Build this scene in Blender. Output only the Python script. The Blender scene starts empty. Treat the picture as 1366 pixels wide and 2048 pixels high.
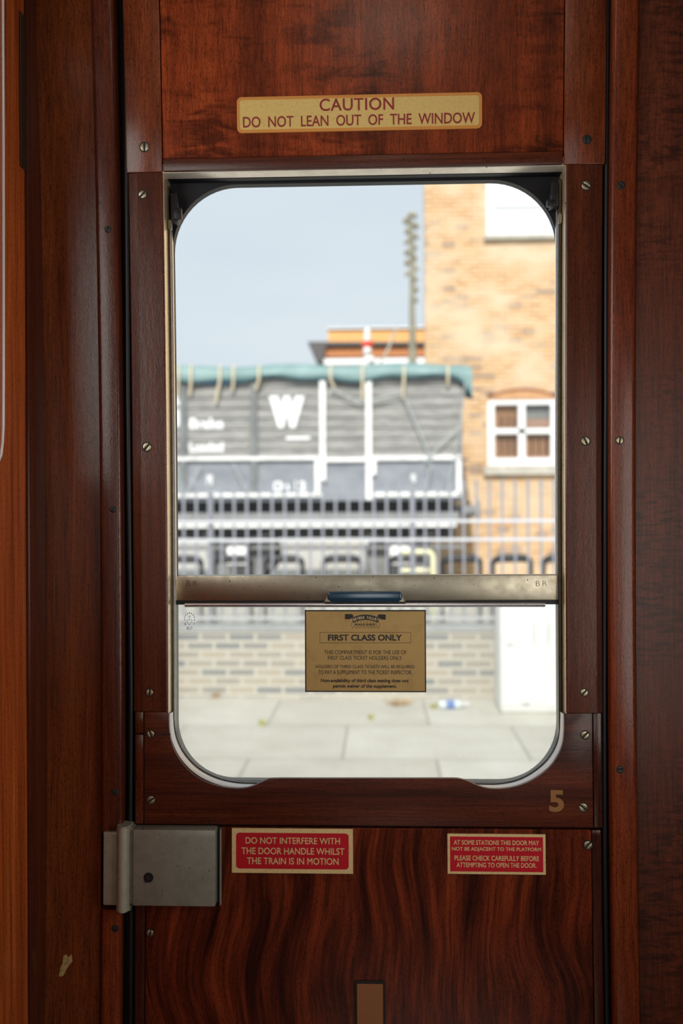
import bpy, bmesh, math, random
from mathutils import Vector, Matrix

random.seed(7)
sc = bpy.context.scene
COL = sc.collection
PI = math.pi

# ------------------------------------------------------------------ camera, light, exposure
FPX, CAMD, CAMZ = 1991.1, 1.46, 1.31
YAW, PITCH, ROLL = -0.04022, 0.00122, -0.00447
BENDC, BENDZ = 0.0474, CAMZ - 0.1486          # the gentle curve of the carriage side

def cam_axes():
    cy, sy, cp, sp = math.cos(YAW), math.sin(YAW), math.cos(PITCH), math.sin(PITCH)
    f = Vector((sy * cp, cy * cp, sp)); r = Vector((cy, -sy, 0)); u = r.cross(f)
    cr, sr = math.cos(ROLL), math.sin(ROLL)
    return r * cr + u * sr, u * cr - r * sr, f
CR, CU, CF = cam_axes()
CAMP = Vector((0, -CAMD, CAMZ))
cd = bpy.data.cameras.new('camera')
cd.sensor_fit = 'VERTICAL'; cd.sensor_height = 36.0; cd.sensor_width = 24.0
cd.lens = FPX / 2048 * 36.0
cd.clip_start = 0.02; cd.clip_end = 500
cd.dof.use_dof = True; cd.dof.focus_distance = 1.465; cd.dof.aperture_fstop = 3.3
cam = bpy.data.objects.new('camera', cd); COL.objects.link(cam)
m3 = Matrix((CR, CU, -CF)).transposed()
cam.matrix_world = Matrix.Translation(CAMP) @ m3.to_4x4()
sc.camera = cam

world = bpy.data.worlds.new('sky'); sc.world = world; world.use_nodes = True
wt = world.node_tree; wt.nodes.clear()
wo = wt.nodes.new('ShaderNodeOutputWorld'); wb = wt.nodes.new('ShaderNodeBackground')
wc = wt.nodes.new('ShaderNodeTexCoord'); wm = wt.nodes.new('ShaderNodeMapping'); wn = wt.nodes.new('ShaderNodeTexNoise')
wr = wt.nodes.new('ShaderNodeValToRGB')
wm.inputs['Scale'].default_value = (1.5, 1.5, 6)
wn.inputs['Scale'].default_value = 1.6; wn.inputs['Detail'].default_value = 3; wn.inputs['Roughness'].default_value = .45
wr.color_ramp.elements[0].position = .3; wr.color_ramp.elements[0].color = (.65, .75, .83, 1)
wr.color_ramp.elements[1].position = .72; wr.color_ramp.elements[1].color = (.74, .82, .87, 1)
wt.links.new(wc.outputs['Generated'], wm.inputs[0]); wt.links.new(wm.outputs[0], wn.inputs['Vector'])
wt.links.new(wn.outputs[0], wr.inputs[0]); wt.links.new(wr.outputs[0], wb.inputs[0]); wt.links.new(wb.outputs[0], wo.inputs[0])
SKY = 1.0
wb.inputs[1].default_value = SKY

sd = bpy.data.lights.new('sun', 'SUN'); sd.energy = 4.4; sd.color = (1, .96, .89); sd.angle = math.radians(.6)
sun = bpy.data.objects.new('sun', sd); COL.objects.link(sun)
sun.rotation_euler = Vector((.08, .80, -.70)).to_track_quat('-Z', 'Y').to_euler()
sun.location = (-6, -10, 12)

def area(name, loc, target, sx, sy, power, col):
    l = bpy.data.lights.new(name, 'AREA'); l.shape = 'RECTANGLE'; l.size = sx; l.size_y = sy; l.energy = power; l.color = col
    o = bpy.data.objects.new(name, l); COL.objects.link(o); o.location = loc
    o.rotation_euler = (Vector(target) - Vector(loc)).to_track_quat('-Z', 'Y').to_euler()
    return o
# daylight through the window of the opposite door, plus an overhead fill light added with no lamp
area('daylight_opposite_window', (.02, -2.735, 1.33), (.02, 0, 1.33), .54, .84, 4.1, (1, .92, .82))
area('daylight_right_window', (.625, -.80, 1.20), (-.6, -.80, 1.20), .66, .64, 5.5, (1, .90, .78))
area('daylight_left_window', (-.845, -1.05, 1.66), (.6, -1.05, 1.66), 1.3, .56, 11.0, (1, .93, .84))
area('overhead_fill_light', (.02, -.75, 2.24), (.02, -.75, 0), .16, .16, .6, (1, .86, .68))

sc.view_settings.view_transform = 'Standard'; sc.view_settings.look = 'None'
sc.view_settings.exposure = 0.0; sc.view_settings.gamma = 1.0; sc.view_settings.use_curve_mapping = False
sc.cycles.use_denoising = True
sc.cycles.max_bounces = 10; sc.cycles.transparent_max_bounces = 12
sc.cycles.sample_clamp_indirect = 6.0
sc.cycles.caustics_reflective = False; sc.cycles.caustics_refractive = False

# ------------------------------------------------------------------ measuring helpers
def at(px, py, Y=0.0, bend=True):
    """photo pixel -> point on the plane y = Y (on the curved carriage side when bend)"""
    d = CF + CR * ((px - 683) / FPX) + CU * ((1024 - py) / FPX)
    y = Y
    for _ in range(8 if bend else 1):
        t = (y + CAMD) / d.y
        z = CAMZ + d.z * t
        if bend: y = Y - BENDC * (z - BENDZ) ** 2
    return Vector((d.x * t, Y, z))
def X(px, py, Y=0.0): return at(px, py, Y).x
def Z(px, py, Y=0.0): return at(px, py, Y).z
def far(px, py, Y): return at(px, py, Y, False)

# ------------------------------------------------------------------ mesh helpers
def new(): return bmesh.new()
def box(bm, x0, x1, y0, y1, z0, z1, bev=0, seg=2):
    x0, x1 = min(x0, x1), max(x0, x1); y0, y1 = min(y0, y1), max(y0, y1); z0, z1 = min(z0, z1), max(z0, z1)
    v = [bm.verts.new(p) for p in ((x0,y0,z0),(x1,y0,z0),(x1,y1,z0),(x0,y1,z0),(x0,y0,z1),(x1,y0,z1),(x1,y1,z1),(x0,y1,z1))]
    fs = [bm.faces.new([v[i] for i in q]) for q in ((3,2,1,0),(4,5,6,7),(0,1,5,4),(1,2,6,5),(2,3,7,6),(3,0,4,7))]
    if bev:
        es = list({e for f in fs for e in f.edges})
        bmesh.ops.bevel(bm, geom=es, offset=bev, segments=seg, profile=.5, affect='EDGES')
    return bm
def prism(bm, pts, y0, y1, bev=0, seg=2):
    """pts: (x, z) outline, extruded from y0 (towards us) to y1"""
    a = [bm.verts.new((p[0], y0, p[1])) for p in pts]; b = [bm.verts.new((p[0], y1, p[1])) for p in pts]
    n = len(pts)
    f0 = bm.faces.new(a); f1 = bm.faces.new(b[::-1])
    for i in range(n): bm.faces.new((a[i], b[i], b[(i+1) % n], a[(i+1) % n]))
    if bev: bmesh.ops.bevel(bm, geom=list(f0.edges), offset=bev, segments=seg, profile=.5, affect='EDGES')
    return bm
def ring(bm, inner, outer, y0, y1):
    n = len(inner)
    L = [[bm.verts.new((p[0], y, p[1])) for p in P] for P, y in ((inner, y0), (outer, y0), (inner, y1), (outer, y1))]
    for i in range(n):
        j = (i + 1) % n
        bm.faces.new((L[0][i], L[0][j], L[1][j], L[1][i])); bm.faces.new((L[2][j], L[2][i], L[3][i], L[3][j]))
        bm.faces.new((L[0][j], L[0][i], L[2][i], L[2][j])); bm.faces.new((L[1][i], L[1][j], L[3][j], L[3][i]))
    return bm
def rrect(x0, x1, z0, z1, r, n=10, rb=None):
    """rounded rectangle outline, r top radius, rb bottom radius"""
    rb = r if rb is None else rb; P = []
    for cx, cz, a0, q in ((x1 - rb, z0 + rb, -PI/2, rb), (x1 - r, z1 - r, 0, r), (x0 + r, z1 - r, PI/2, r), (x0 + rb, z0 + rb, PI, rb)):
        for k in range(n + 1):
            a = a0 + PI/2 * k / n; P.append((cx + q * math.cos(a), cz + q * math.sin(a)))
    return P
def tube(bm, pts, r, seg=10, cap=True):
    pts = [Vector(p) for p in pts]; R = r if isinstance(r, (list, tuple)) else [r] * len(pts)
    prev = None; rings = []
    for i, p in enumerate(pts):
        t = (pts[min(i+1, len(pts)-1)] - pts[max(i-1, 0)]).normalized()
        if prev is None: a = t.orthogonal().normalized()
        else: a = (prev - t * prev.dot(t)).normalized()
        prev = a; b = t.cross(a)
        rings.append([bm.verts.new(p + (a * math.cos(2*PI*k/seg) + b * math.sin(2*PI*k/seg)) * R[i]) for k in range(seg)])
    for A, B in zip(rings, rings[1:]):
        for k in range(seg): bm.faces.new((A[k], A[(k+1) % seg], B[(k+1) % seg], B[k]))
    if cap: bm.faces.new(rings[0][::-1]); bm.faces.new(rings[-1])
    return bm
def cyl(bm, c, axis, r, h, seg=24, bev=0):
    axis = Vector(axis).normalized(); c = Vector(c)
    a = axis.orthogonal().normalized(); b = axis.cross(a)
    A = [bm.verts.new(c + (a*math.cos(2*PI*k/seg) + b*math.sin(2*PI*k/seg)) * r) for k in range(seg)]
    B = [bm.verts.new(v.co + axis * h) for v in A]
    f0 = bm.faces.new(A[::-1]); f1 = bm.faces.new(B)
    for k in range(seg): bm.faces.new((A[k], A[(k+1) % seg], B[(k+1) % seg], B[k]))
    if bev: bmesh.ops.bevel(bm, geom=list(f1.edges), offset=bev, segments=2, affect='EDGES')
    return bm
def bend_bm(bm):
    big = [f for f in bm.faces if len(f.verts) > 4]
    if big: bmesh.ops.triangulate(bm, faces=big)
    if not bm.verts: return
    zs = [v.co.z for v in bm.verts]; z = math.ceil(min(zs) / .12) * .12 + .001
    while z < max(zs):
        bmesh.ops.bisect_plane(bm, geom=bm.verts[:] + bm.edges[:] + bm.faces[:], plane_co=(0, 0, z), plane_no=(0, 0, 1), dist=1e-6)
        z += .12
    for v in bm.verts: v.co.y -= BENDC * (v.co.z - BENDZ) ** 2
def wloc(o):
    v = Vector(o.location)
    while o.parent: o = o.parent; v += Vector(o.location)
    return v
def finish(name, bm, mat, parent=None, bend=False, smooth=None, label=None, cat=None, group=None, kind=None):
    if bend: bend_bm(bm)
    bmesh.ops.recalc_face_normals(bm, faces=bm.faces)
    me = bpy.data.meshes.new(name)
    if parent is not None and not (parent.type == 'MESH' and parent.get('world_org')): off = wloc(parent)
    elif parent is not None: off = wloc(parent)
    else:
        xs = [v.co for v in bm.verts]
        off = Vector(((min(c.x for c in xs)+max(c.x for c in xs))/2, (min(c.y for c in xs)+max(c.y for c in xs))/2, min(c.z for c in xs)))
    o = bpy.data.objects.new(name, me); COL.objects.link(o)
    if parent is not None: o.parent = parent
    else: o.location = off
    for v in bm.verts: v.co -= off
    bm.to_mesh(me); bm.free()
    for m in (mat if isinstance(mat, (list, tuple)) else [mat]): me.materials.append(m)
    if smooth is not None:
        for p in me.polygons: p.use_smooth = True
        me.set_sharp_from_angle(angle=math.radians(smooth))
    tag(o, label, cat, group, kind)
    return o
def tag(o, label=None, cat=None, group=None, kind=None):
    if label: o['label'] = label
    if cat: o['category'] = cat
    if group: o['group'] = group
    if kind: o['kind'] = kind
    return o
def thing(name, loc, label, cat, group=None, kind=None):
    o = bpy.data.objects.new(name, None); COL.objects.link(o); o.location = loc; o.empty_display_size = .05
    return tag(o, label, cat, group, kind)
def copy_tree(o, parent=None):
    c = o.copy(); COL.objects.link(c)
    if parent: c.parent = parent
    for ch in list(o.children): copy_tree(ch, c)
    return c

# ------------------------------------------------------------------ materials
def mat(name, col=(.5,.5,.5), rough=.5, metal=0.0, coat=0.0, spec=.5):
    m = bpy.data.materials.new(name); m.use_nodes = True
    b = m.node_tree.nodes['Principled BSDF']
    b.inputs['Base Color'].default_value = (*col, 1); b.inputs['Roughness'].default_value = rough
    b.inputs['Metallic'].default_value = metal; b.inputs['Coat Weight'].default_value = coat; b.inputs['Coat Roughness'].default_value = .12
    b.inputs['Specular IOR Level'].default_value = spec
    return m
def N(m, t, **kw):
    n = m.node_tree.nodes.new(t)
    for k, v in kw.items():
        if k in n.inputs: n.inputs[k].default_value = v
        else: setattr(n, k, v)
    return n
def L(m, a, b): m.node_tree.links.new(a, b)
def ramp(m, src, stops):
    r = N(m, 'ShaderNodeValToRGB'); e = r.color_ramp.elements
    while len(e) < len(stops): e.new(.5)
    for k, (p, c) in enumerate(stops): e[k].position = p; e[k].color = (*c, 1) if len(c) == 3 else c
    L(m, src, r.inputs[0]); return r
def coords(m, scale, geo=True, loc=(0,0,0), rot=(0,0,0)):
    mp = N(m, 'ShaderNodeMapping'); mp.inputs['Scale'].default_value = scale
    mp.inputs['Location'].default_value = loc; mp.inputs['Rotation'].default_value = rot
    if geo: s = N(m, 'ShaderNodeNewGeometry').outputs['Position']
    else: s = N(m, 'ShaderNodeTexCoord').outputs['Object']
    L(m, s, mp.inputs[0]); return mp.outputs[0]
def mixc(m, fac, a, b, mode='MIX'):
    x = N(m, 'ShaderNodeMix'); x.data_type = 'RGBA'; x.blend_type = mode
    for i, s in ((0, fac), (6, a), (7, b)):
        if isinstance(s, (int, float)): x.inputs[i].default_value = s
        elif isinstance(s, tuple): x.inputs[i].default_value = (*s, 1)
        else: L(m, s, x.inputs[i])
    return x.outputs[2]
def bump(m, src, strength, dist=.001, normal_in=None):
    b = N(m, 'ShaderNodeBump'); b.inputs['Strength'].default_value = strength; b.inputs['Distance'].default_value = dist
    L(m, src, b.inputs['Height'])
    if normal_in is not None: L(m, normal_in, b.inputs['Normal'])
    return b.outputs[0]
BS = lambda m: m.node_tree.nodes['Principled BSDF']

def wood(name, dark, mid, light, rough=.24, grain='z', ribbon=9, warp=.0, mottle=0.0, coat=0, loc=(0,0,0), gb=.26, pore=1.0, fine=.46, fs=330, msc=(14, 46)):
    """varnished mahogany; grain runs along z or x; warp bends the ribbons, mottle adds cross figure"""
    m = mat(name, mid, rough, 0, coat, .38)
    st = (lambda a, g: (a, a, g)) if grain == 'z' else (lambda a, g: (g, a, a))
    P0 = coords(m, (1, 1, 1), loc=loc)
    src = P0
    if warp:
        wn_ = N(m, 'ShaderNodeTexNoise', Scale=2.6, Detail=1.5); L(m, P0, wn_.inputs['Vector'])
        va = N(m, 'ShaderNodeVectorMath'); va.operation = 'MULTIPLY_ADD'
        L(m, wn_.outputs['Color'], va.inputs[0]); va.inputs[1].default_value = (warp, 0, 0); L(m, P0, va.inputs[2]); src = va.outputs[0]
    def mp(scale):
        q = N(m, 'ShaderNodeMapping'); q.inputs['Scale'].default_value = scale; L(m, src, q.inputs[0]); return q.outputs[0]
    rb = N(m, 'ShaderNodeTexNoise', Scale=1.0, Detail=3.0, Roughness=.55); L(m, mp(st(ribbon*3.2, ribbon*.10 if not warp else ribbon*.22)), rb.inputs['Vector'])
    fg = N(m, 'ShaderNodeTexNoise', Scale=1.0, Detail=4.0, Roughness=.65); L(m, mp(st(fs, fs * .027)), fg.inputs['Vector'])
    po = N(m, 'ShaderNodeTexNoise', Scale=1.0, Detail=2.0, Roughness=.5); L(m, mp(st(850, 190)), po.inputs['Vector'])
    c1 = ramp(m, rb.outputs[0], [(.30, dark), (.52, mid), (.74, light)]).outputs[0]
    f2 = ramp(m, fg.outputs[0], [(.34, (fine,)*3), (.62, (1.15,)*3)]).outputs[0]
    c2 = mixc(m, .8, c1, f2, 'MULTIPLY')
    f3 = ramp(m, po.outputs[0], [(.34, (.35,)*3), (.46, (1,)*3)]).outputs[0]
    c3 = mixc(m, .75 * pore, c2, f3, 'MULTIPLY')
    if mottle:
        mo = N(m, 'ShaderNodeTexNoise', Scale=1.0, Detail=3.0, Roughness=.6, Distortion=.6); L(m, mp(st(*msc)), mo.inputs['Vector'])
        f4 = ramp(m, mo.outputs[0], [(.38, (.34, .30, .30)), (.55, (1.08,)*3)]).outputs[0]
        big = N(m, 'ShaderNodeTexNoise', Scale=1.0, Detail=1.0); L(m, mp((5, 5, 7)), big.inputs['Vector'])
        f5 = ramp(m, big.outputs[0], [(.36, (0,)*3), (.56, (1,)*3)]).outputs[0]
        k = N(m, 'ShaderNodeMath', operation='MULTIPLY'); L(m, f5, k.inputs[0]); k.inputs[1].default_value = mottle
        c3 = mixc(m, k.outputs[0], c3, mixc(m, 1.0, c3, f4, 'MULTIPLY'))
    L(m, c3, BS(m).inputs['Base Color'])
    n1 = bump(m, po.outputs[0], gb, .0006)
    lo = N(m, 'ShaderNodeTexNoise', Scale=1.0, Detail=2.0); L(m, mp(st(150, 40)), lo.inputs['Vector'])
    n2 = bump(m, lo.outputs[0], .09, .0012, n1)
    L(m, n2, BS(m).inputs['Normal']); L(m, n2, BS(m).inputs['Coat Normal'])
    return m
M = {}
M['wood_top'] = wood('mahogany_top_panel', (.120,.020,.006), (.230,.040,.011), (.30,.056,.015), ribbon=7, mottle=1.0)
M['wood_low'] = wood('mahogany_lower_panel', (.034,.0065,.0035), (.125,.0215,.0078), (.235,.042,.0135), ribbon=15, warp=.20, loc=(.3,0,.7), fine=.26, fs=190)
M['wood_stile'] = wood('mahogany_stile', (.055,.014,.007), (.085,.0215,.0095), (.115,.029,.012), rough=.22, ribbon=14, loc=(1.3,0,0), fine=.62, gb=.16)
M['wood_stile_top'] = wood('mahogany_upper_stile', (.11,.024,.008), (.160,.036,.012), (.21,.048,.016), ribbon=12, loc=(2.1,0,0))
M['wood_rail'] = wood('mahogany_rail', (.045,.011,.006), (.085,.019,.009), (.125,.028,.011), rough=.34, grain='x', ribbon=12, loc=(0,0,3.1), gb=.25)
M['wood_panel'] = wood('mahogany_side_panel', (.10,.022,.007), (.165,.040,.011), (.24,.062,.017), ribbon=8, loc=(4.2,0,0))
M['wood_mould'] = wood('mahogany_moulding', (.12,.024,.009), (.175,.036,.012), (.22,.047,.016), rough=.24, ribbon=9, loc=(5.6,0,0))
M['wood_mould_dark'] = wood('mahogany_dark_moulding', (.06,.014,.008), (.09,.021,.010), (.13,.030,.013), rough=.24, ribbon=10, loc=(6.1,0,0))
M['wood_edge'] = wood('mahogany_edge_strip', (.035,.009,.006), (.055,.014,.008), (.075,.019,.010), ribbon=10, loc=(9.1,0,0))
M['wood_right'] = wood('mahogany_right_panel', (.060,.014,.006), (.110,.024,.009), (.15,.034,.012), ribbon=5, mottle=.9, rough=.42, loc=(7.7,0,1.0), msc=(34, 150))
M['wood_wall'] = wood('mahogany_partition', (.24,.040,.008), (.46,.095,.020), (.60,.155,.036), rough=.22, ribbon=14, loc=(0,2.2,0))
M['groove'] = mat('dark_joint', (.006,.004,.004), .6)
M['rubber'] = mat('black_rubber', (.006,.007,.010), .42, 0, 0, .35)
M['frame_dark'] = mat('dark_window_frame', (.005,.006,.009), .5, 0, 0, .3)
def metal(name, col, rough, spots=.5, scale=60, metal_=1.0, dirt=(.02,.018,.012)):
    m = mat(name, col, rough, metal_)
    a = N(m, 'ShaderNodeTexNoise', Scale=scale, Detail=5.0, Roughness=.65); L(m, coords(m, (1,1,1)), a.inputs['Vector'])
    b = N(m, 'ShaderNodeTexNoise', Scale=scale*4, Detail=3.0); L(m, coords(m, (1,1,1)), b.inputs['Vector'])
    f = ramp(m, a.outputs[0], [(.42, (0,)*3), (.72, (1,)*3)]).outputs[0]
    k = N(m, 'ShaderNodeMath', operation='MULTIPLY'); L(m, f, k.inputs[0]); k.inputs[1].default_value = spots
    g = ramp(m, b.outputs[0], [(.265, (0,)*3), (.32, (1,)*3)]).outputs[0]
    c = mixc(m, k.outputs[0], col, tuple(x*.55 for x in col))
    L(m, mixc(m, 1.0, c, mixc(m, g, dirt, (1,1,1)), 'MULTIPLY'), BS(m).inputs['Base Color'])
    r = N(m, 'ShaderNodeMath', operation='MULTIPLY_ADD'); L(m, a.outputs[0], r.inputs[0]); r.inputs[1].default_value = .3; r.inputs[2].default_value = rough - .15
    L(m, r.outputs[0], BS(m).inputs['Roughness'])
    L(m, bump(m, b.outputs[0], .12, .0005), BS(m).inputs['Normal'])
    return m
M['brass_edge'] = metal('worn_polished_edge', (.93,.76,.52), .30, .35, 30, .75)
M['head'] = metal('worn_pale_board', (.80,.74,.64), .34, .5, 25, .5)
M['nickel'] = metal('worn_nickel', (.33,.31,.245), .38)
M['lock'] = metal('grey_lock_metal', (.27,.285,.245), .50, .55, 38, .35)
M['keep'] = metal('worn_keep_metal', (.36,.35,.285), .50, .5, 60, .35)
M['alu'] = mat('bright_aluminium', (.75,.77,.82), .25, 1.0)
M['strip'] = mat('pale_metal_lining', (.92,.92,.95), .28, .35)
M['channel'] = metal('bronze_channel', (.10,.085,.06), .35, .6, 80)
M['screw'] = metal('brass_screw', (.42,.39,.27), .40, .6, 160)
M['screw_dark'] = mat('blackened_screw', (.035,.035,.034), .45, .6)
M['slot'] = mat('screw_slot', (.008,.007,.006), .7)
M['blue_handle'] = mat('blue_black_handle', (.012,.045,.085), .22, .3, .5)
M['plate_brown'] = mat('brown_metal_plate', (.055,.034,.024), .38, .5)
M['tan'] = mat('tan_card', (.28,.115,.045), .6)
def grimy(name, c, c2, rough=.4, metal_=0.0, sc_=230):
    m = mat(name, c, rough, metal_)
    a = N(m, 'ShaderNodeTexNoise', Scale=sc_, Detail=5.0, Roughness=.7); L(m, coords(m, (1,1,1)), a.inputs['Vector'])
    L(m, ramp(m, a.outputs[0], [(.30, c2), (.50, c), (.8, c)]).outputs[0], BS(m).inputs['Base Color'])
    return m
M['sign_yellow'] = grimy('yellowed_enamel', (.60,.44,.15), (.48,.34,.10))
M['sign_orange'] = mat('orange_border', (.53,.23,.045), .45)
M['sign_red_text'] = mat('dark_red_letters', (.22,.012,.014), .45)
M['sign_red'] = mat('red_transfer', (.46,.006,.018), .35)
M['sign_gold'] = grimy('gold_transfer', (.68,.54,.27), (.50,.39,.18), .4)
M['brass_plate'] = grimy('brushed_brass_plate', (.40,.27,.095), (.34,.225,.075), .42, .25, 40)
M['black_ink'] = mat('black_ink', (.008,.007,.007), .5)
M['ochre'] = mat('ochre_paint', (.25,.115,.028), .5)
M['scar'] = grimy('bare_scar', (.42,.31,.12), (.12,.06,.03), .7, 0, 200)
M['etch'] = mat('etched_mark', (.18,.14,.09), .7)
M['engrave'] = mat('engraved_line', (.02,.018,.014), .6)

def glass(name, dirt, edge=None):
    m = bpy.data.materials.new(name); m.use_nodes = True; t = m.node_tree; t.nodes.clear()
    out = N(m, 'ShaderNodeOutputMaterial'); tr = N(m, 'ShaderNodeBsdfTransparent'); gl = N(m, 'ShaderNodeBsdfGlossy'); tl = N(m, 'ShaderNodeBsdfTranslucent')
    tr.inputs[0].default_value = (.97, .98, .97, 1); gl.inputs['Roughness'].default_value = .02; tl.inputs[0].default_value = (1, .98, .92, 1)
    fr = N(m, 'ShaderNodeFresnel', IOR=1.45); mx = N(m, 'ShaderNodeMixShader'); L(m, fr.outputs[0], mx.inputs[0]); L(m, tr.outputs[0], mx.inputs[1]); L(m, gl.outputs[0], mx.inputs[2])
    no = N(m, 'ShaderNodeTexNoise', Scale=5.0, Detail=6.0, Roughness=.7); L(m, coords(m, (1,1,.5)), no.inputs['Vector'])
    sp = N(m, 'ShaderNodeTexNoise', Scale=420.0, Detail=2.0); L(m, coords(m, (1,1,1)), sp.inputs['Vector'])
    f = ramp(m, no.outputs[0], [(.25, (dirt*.75,)*3), (.75, (dirt*1.25,)*3)]).outputs[0]
    g = ramp(m, sp.outputs[0], [(.74, (0,)*3), (.80, (.15,)*3)]).outputs[0]
    s = N(m, 'ShaderNodeMath', operation='ADD'); L(m, f, s.inputs[0]); L(m, g, s.inputs[1])
    m2 = N(m, 'ShaderNodeMixShader'); L(m, s.outputs[0], m2.inputs[0]); L(m, mx.outputs[0], m2.inputs[1]); L(m, tl.outputs[0], m2.inputs[2]); L(m, m2.outputs[0], out.inputs[0])
    return m
M['glass'] = glass('grubby_glass', .17)

def noisy(name, stops, scale=(1,1,1), nscale=5, detail=5, rough=.8, bumps=0, geo=True):
    m = mat(name, stops[0][1], rough)
    a = N(m, 'ShaderNodeTexNoise', Scale=nscale, Detail=detail, Roughness=.6); L(m, coords(m, scale, geo), a.inputs['Vector'])
    L(m, ramp(m, a.outputs[0], stops).outputs[0], BS(m).inputs['Base Color'])
    if bumps: L(m, bump(m, a.outputs[0], bumps, .02), BS(m).inputs['Normal'])
    return m
def bricks(name, c1, c2, mortar, w=.225, h=.075, ms=.011, patch=None, bias=0.0, third=None):
    m = mat(name, c1, .85)
    mp = N(m, 'ShaderNodeMapping'); mp.inputs['Rotation'].default_value = (-PI/2, 0, 0)
    # lay the courses in the x-z plane: swap y and z
    s = N(m, 'ShaderNodeSeparateXYZ'); c = N(m, 'ShaderNodeCombineXYZ'); L(m, N(m, 'ShaderNodeNewGeometry').outputs['Position'], s.inputs[0])
    ad = N(m, 'ShaderNodeMath', operation='ADD'); L(m, s.outputs[0], ad.inputs[0]); L(m, s.outputs[1], ad.inputs[1])
    L(m, ad.outputs[0], c.inputs[0]); L(m, s.outputs[2], c.inputs[1])
    bt = N(m, 'ShaderNodeTexBrick'); L(m, c.outputs[0], bt.inputs['Vector'])
    bt.inputs['Scale'].default_value = 1; bt.inputs['Brick Width'].default_value = w; bt.inputs['Row Height'].default_value = h
    bt.inputs['Mortar Size'].default_value = ms; bt.inputs['Bias'].default_value = bias; bt.inputs['Mortar Smooth'].default_value = .2
    bt.inputs['Color1'].default_value = (*c1, 1); bt.inputs['Color2'].default_value = (*c2, 1); bt.inputs['Mortar'].default_value = (*mortar, 1)
    col = bt.outputs[0]
    if third:
        wn_ = N(m, 'ShaderNodeTexWhiteNoise'); wn_.noise_dimensions = '2D'
        q = N(m, 'ShaderNodeVectorMath'); q.operation = 'MULTIPLY'; q.inputs[1].default_value = (1/w, 1/h, 0); L(m, c.outputs[0], q.inputs[0])
        fl = N(m, 'ShaderNodeVectorMath'); fl.operation = 'FLOOR'; L(m, q.outputs[0], fl.inputs[0]); L(m, fl.outputs[0], wn_.inputs['Vector'])
        f = ramp(m, wn_.outputs[0], [(.0, (0,)*3), (.88, (0,)*3), (.93, (.8,)*3)]).outputs[0]
        col = mixc(m, f, col, third)
    if patch:
        a = N(m, 'ShaderNodeTexNoise', Scale=.9, Detail=4.0, Roughness=.6); L(m, coords(m, (1,1,1.8)), a.inputs['Vector'])
        col = mixc(m, ramp(m, a.outputs[0], [(.42, (0,)*3), (.62, (.75,)*3)]).outputs[0], col, patch)
    L(m, col, BS(m).inputs['Base Color']); return m
M['brick_house'] = bricks('yellow_stock_brick', (.50,.26,.095), (.62,.40,.20), (.60,.47,.33), patch=(.70,.55,.39), third=(.28,.21,.17))
M['brick_arch'] = noisy('red_arch_brick', [(.3, (.52,.27,.12)), (.7, (.62,.36,.19))], (6,1,1), 6)
M['arch_red'] = mat('dark_red_arch', (.30,.10,.045), .8)
M['brick_low'] = bricks('blue_and_buff_brick', (.12,.15,.19), (.44,.38,.30), (.58,.54,.46), w=.235, h=.075, ms=.013, bias=.15)
M['coping'] = noisy('grey_coping', [(.3, (.30,.31,.33)), (.7, (.40,.41,.42))], nscale=8)
def slabs():
    m = mat('concrete_slabs', (.6,.58,.54), .85)
    bt = N(m, 'ShaderNodeTexBrick'); L(m, coords(m, (1,1,1), loc=(.255,.15,0)), bt.inputs['Vector'])
    bt.inputs['Scale'].default_value = 1; bt.inputs['Brick Width'].default_value = 1.19; bt.inputs['Row Height'].default_value = 1.0
    bt.inputs['Mortar Size'].default_value = .012; bt.inputs['Mortar Smooth'].default_value = .4
    bt.inputs['Color1'].default_value = (.66,.64,.58,1); bt.inputs['Color2'].default_value = (.55,.52,.46,1); bt.inputs['Mortar'].default_value = (.33,.32,.27,1)
    a = N(m, 'ShaderNodeTexNoise', Scale=3.0, Detail=6.0, Roughness=.65); L(m, coords(m, (1,1,1)), a.inputs['Vector'])
    L(m, mixc(m, .8, bt.outputs[0], ramp(m, a.outputs[0], [(.3, (.82,.80,.76)), (.65, (1.05,)*3)]).outputs[0], 'MULTIPLY'), BS(m).inputs['Base Color'])
    return m
M['slabs'] = slabs()
M['yard'] = noisy('pale_gravel', [(.3, (.42,.40,.36)), (.7, (.62,.60,.55))], nscale=9)
M['white'] = mat('white_paint', (.86,.87,.88), .45)
M['white_old'] = noisy('weathered_white_paint', [(.3, (.66,.67,.66)), (.55, (.88,.88,.87))], nscale=7)
M['van_board'] = noisy('weathered_grey_boards', [(.25, (.18,.18,.172)), (.5, (.29,.287,.275)), (.75, (.42,.413,.39))], (1.5,1,9), 3, 6)
M['van_panel'] = noisy('blue_grey_panel', [(.3, (.20,.22,.25)), (.7, (.29,.31,.34))], (1,1,2), 3)
M['van_post'] = noisy('dark_grey_iron', [(.3, (.14,.155,.16)), (.7, (.22,.235,.235))], nscale=5)
M['under'] = noisy('underframe_grey', [(.3, (.17,.175,.18)), (.7, (.30,.30,.30))], nscale=5)
M['wheel'] = noisy('dusty_wheel_iron', [(.3, (.13,.13,.13)), (.7, (.24,.24,.235))], nscale=5)
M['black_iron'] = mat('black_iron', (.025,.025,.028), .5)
M['teal'] = noisy('teal_tarpaulin', [(.3, (.15,.255,.255)), (.7, (.235,.35,.345))], nscale=3, rough=.55)
M['teal_shade'] = mat('tarpaulin_edge_shade', (.02,.07,.09), .7)  # dark tone for the painted shade at the sheet's lower edge
M['blue_cloth'] = mat('blue_lashing', (.03,.16,.38), .6)
M['rope'] = mat('cream_rope', (.62,.54,.38), .9)
M['rope_grey'] = mat('pale_grey_cord', (.52,.56,.56), .9)
M['cord'] = mat('grey_cord', (.40,.43,.43), .9)
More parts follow.
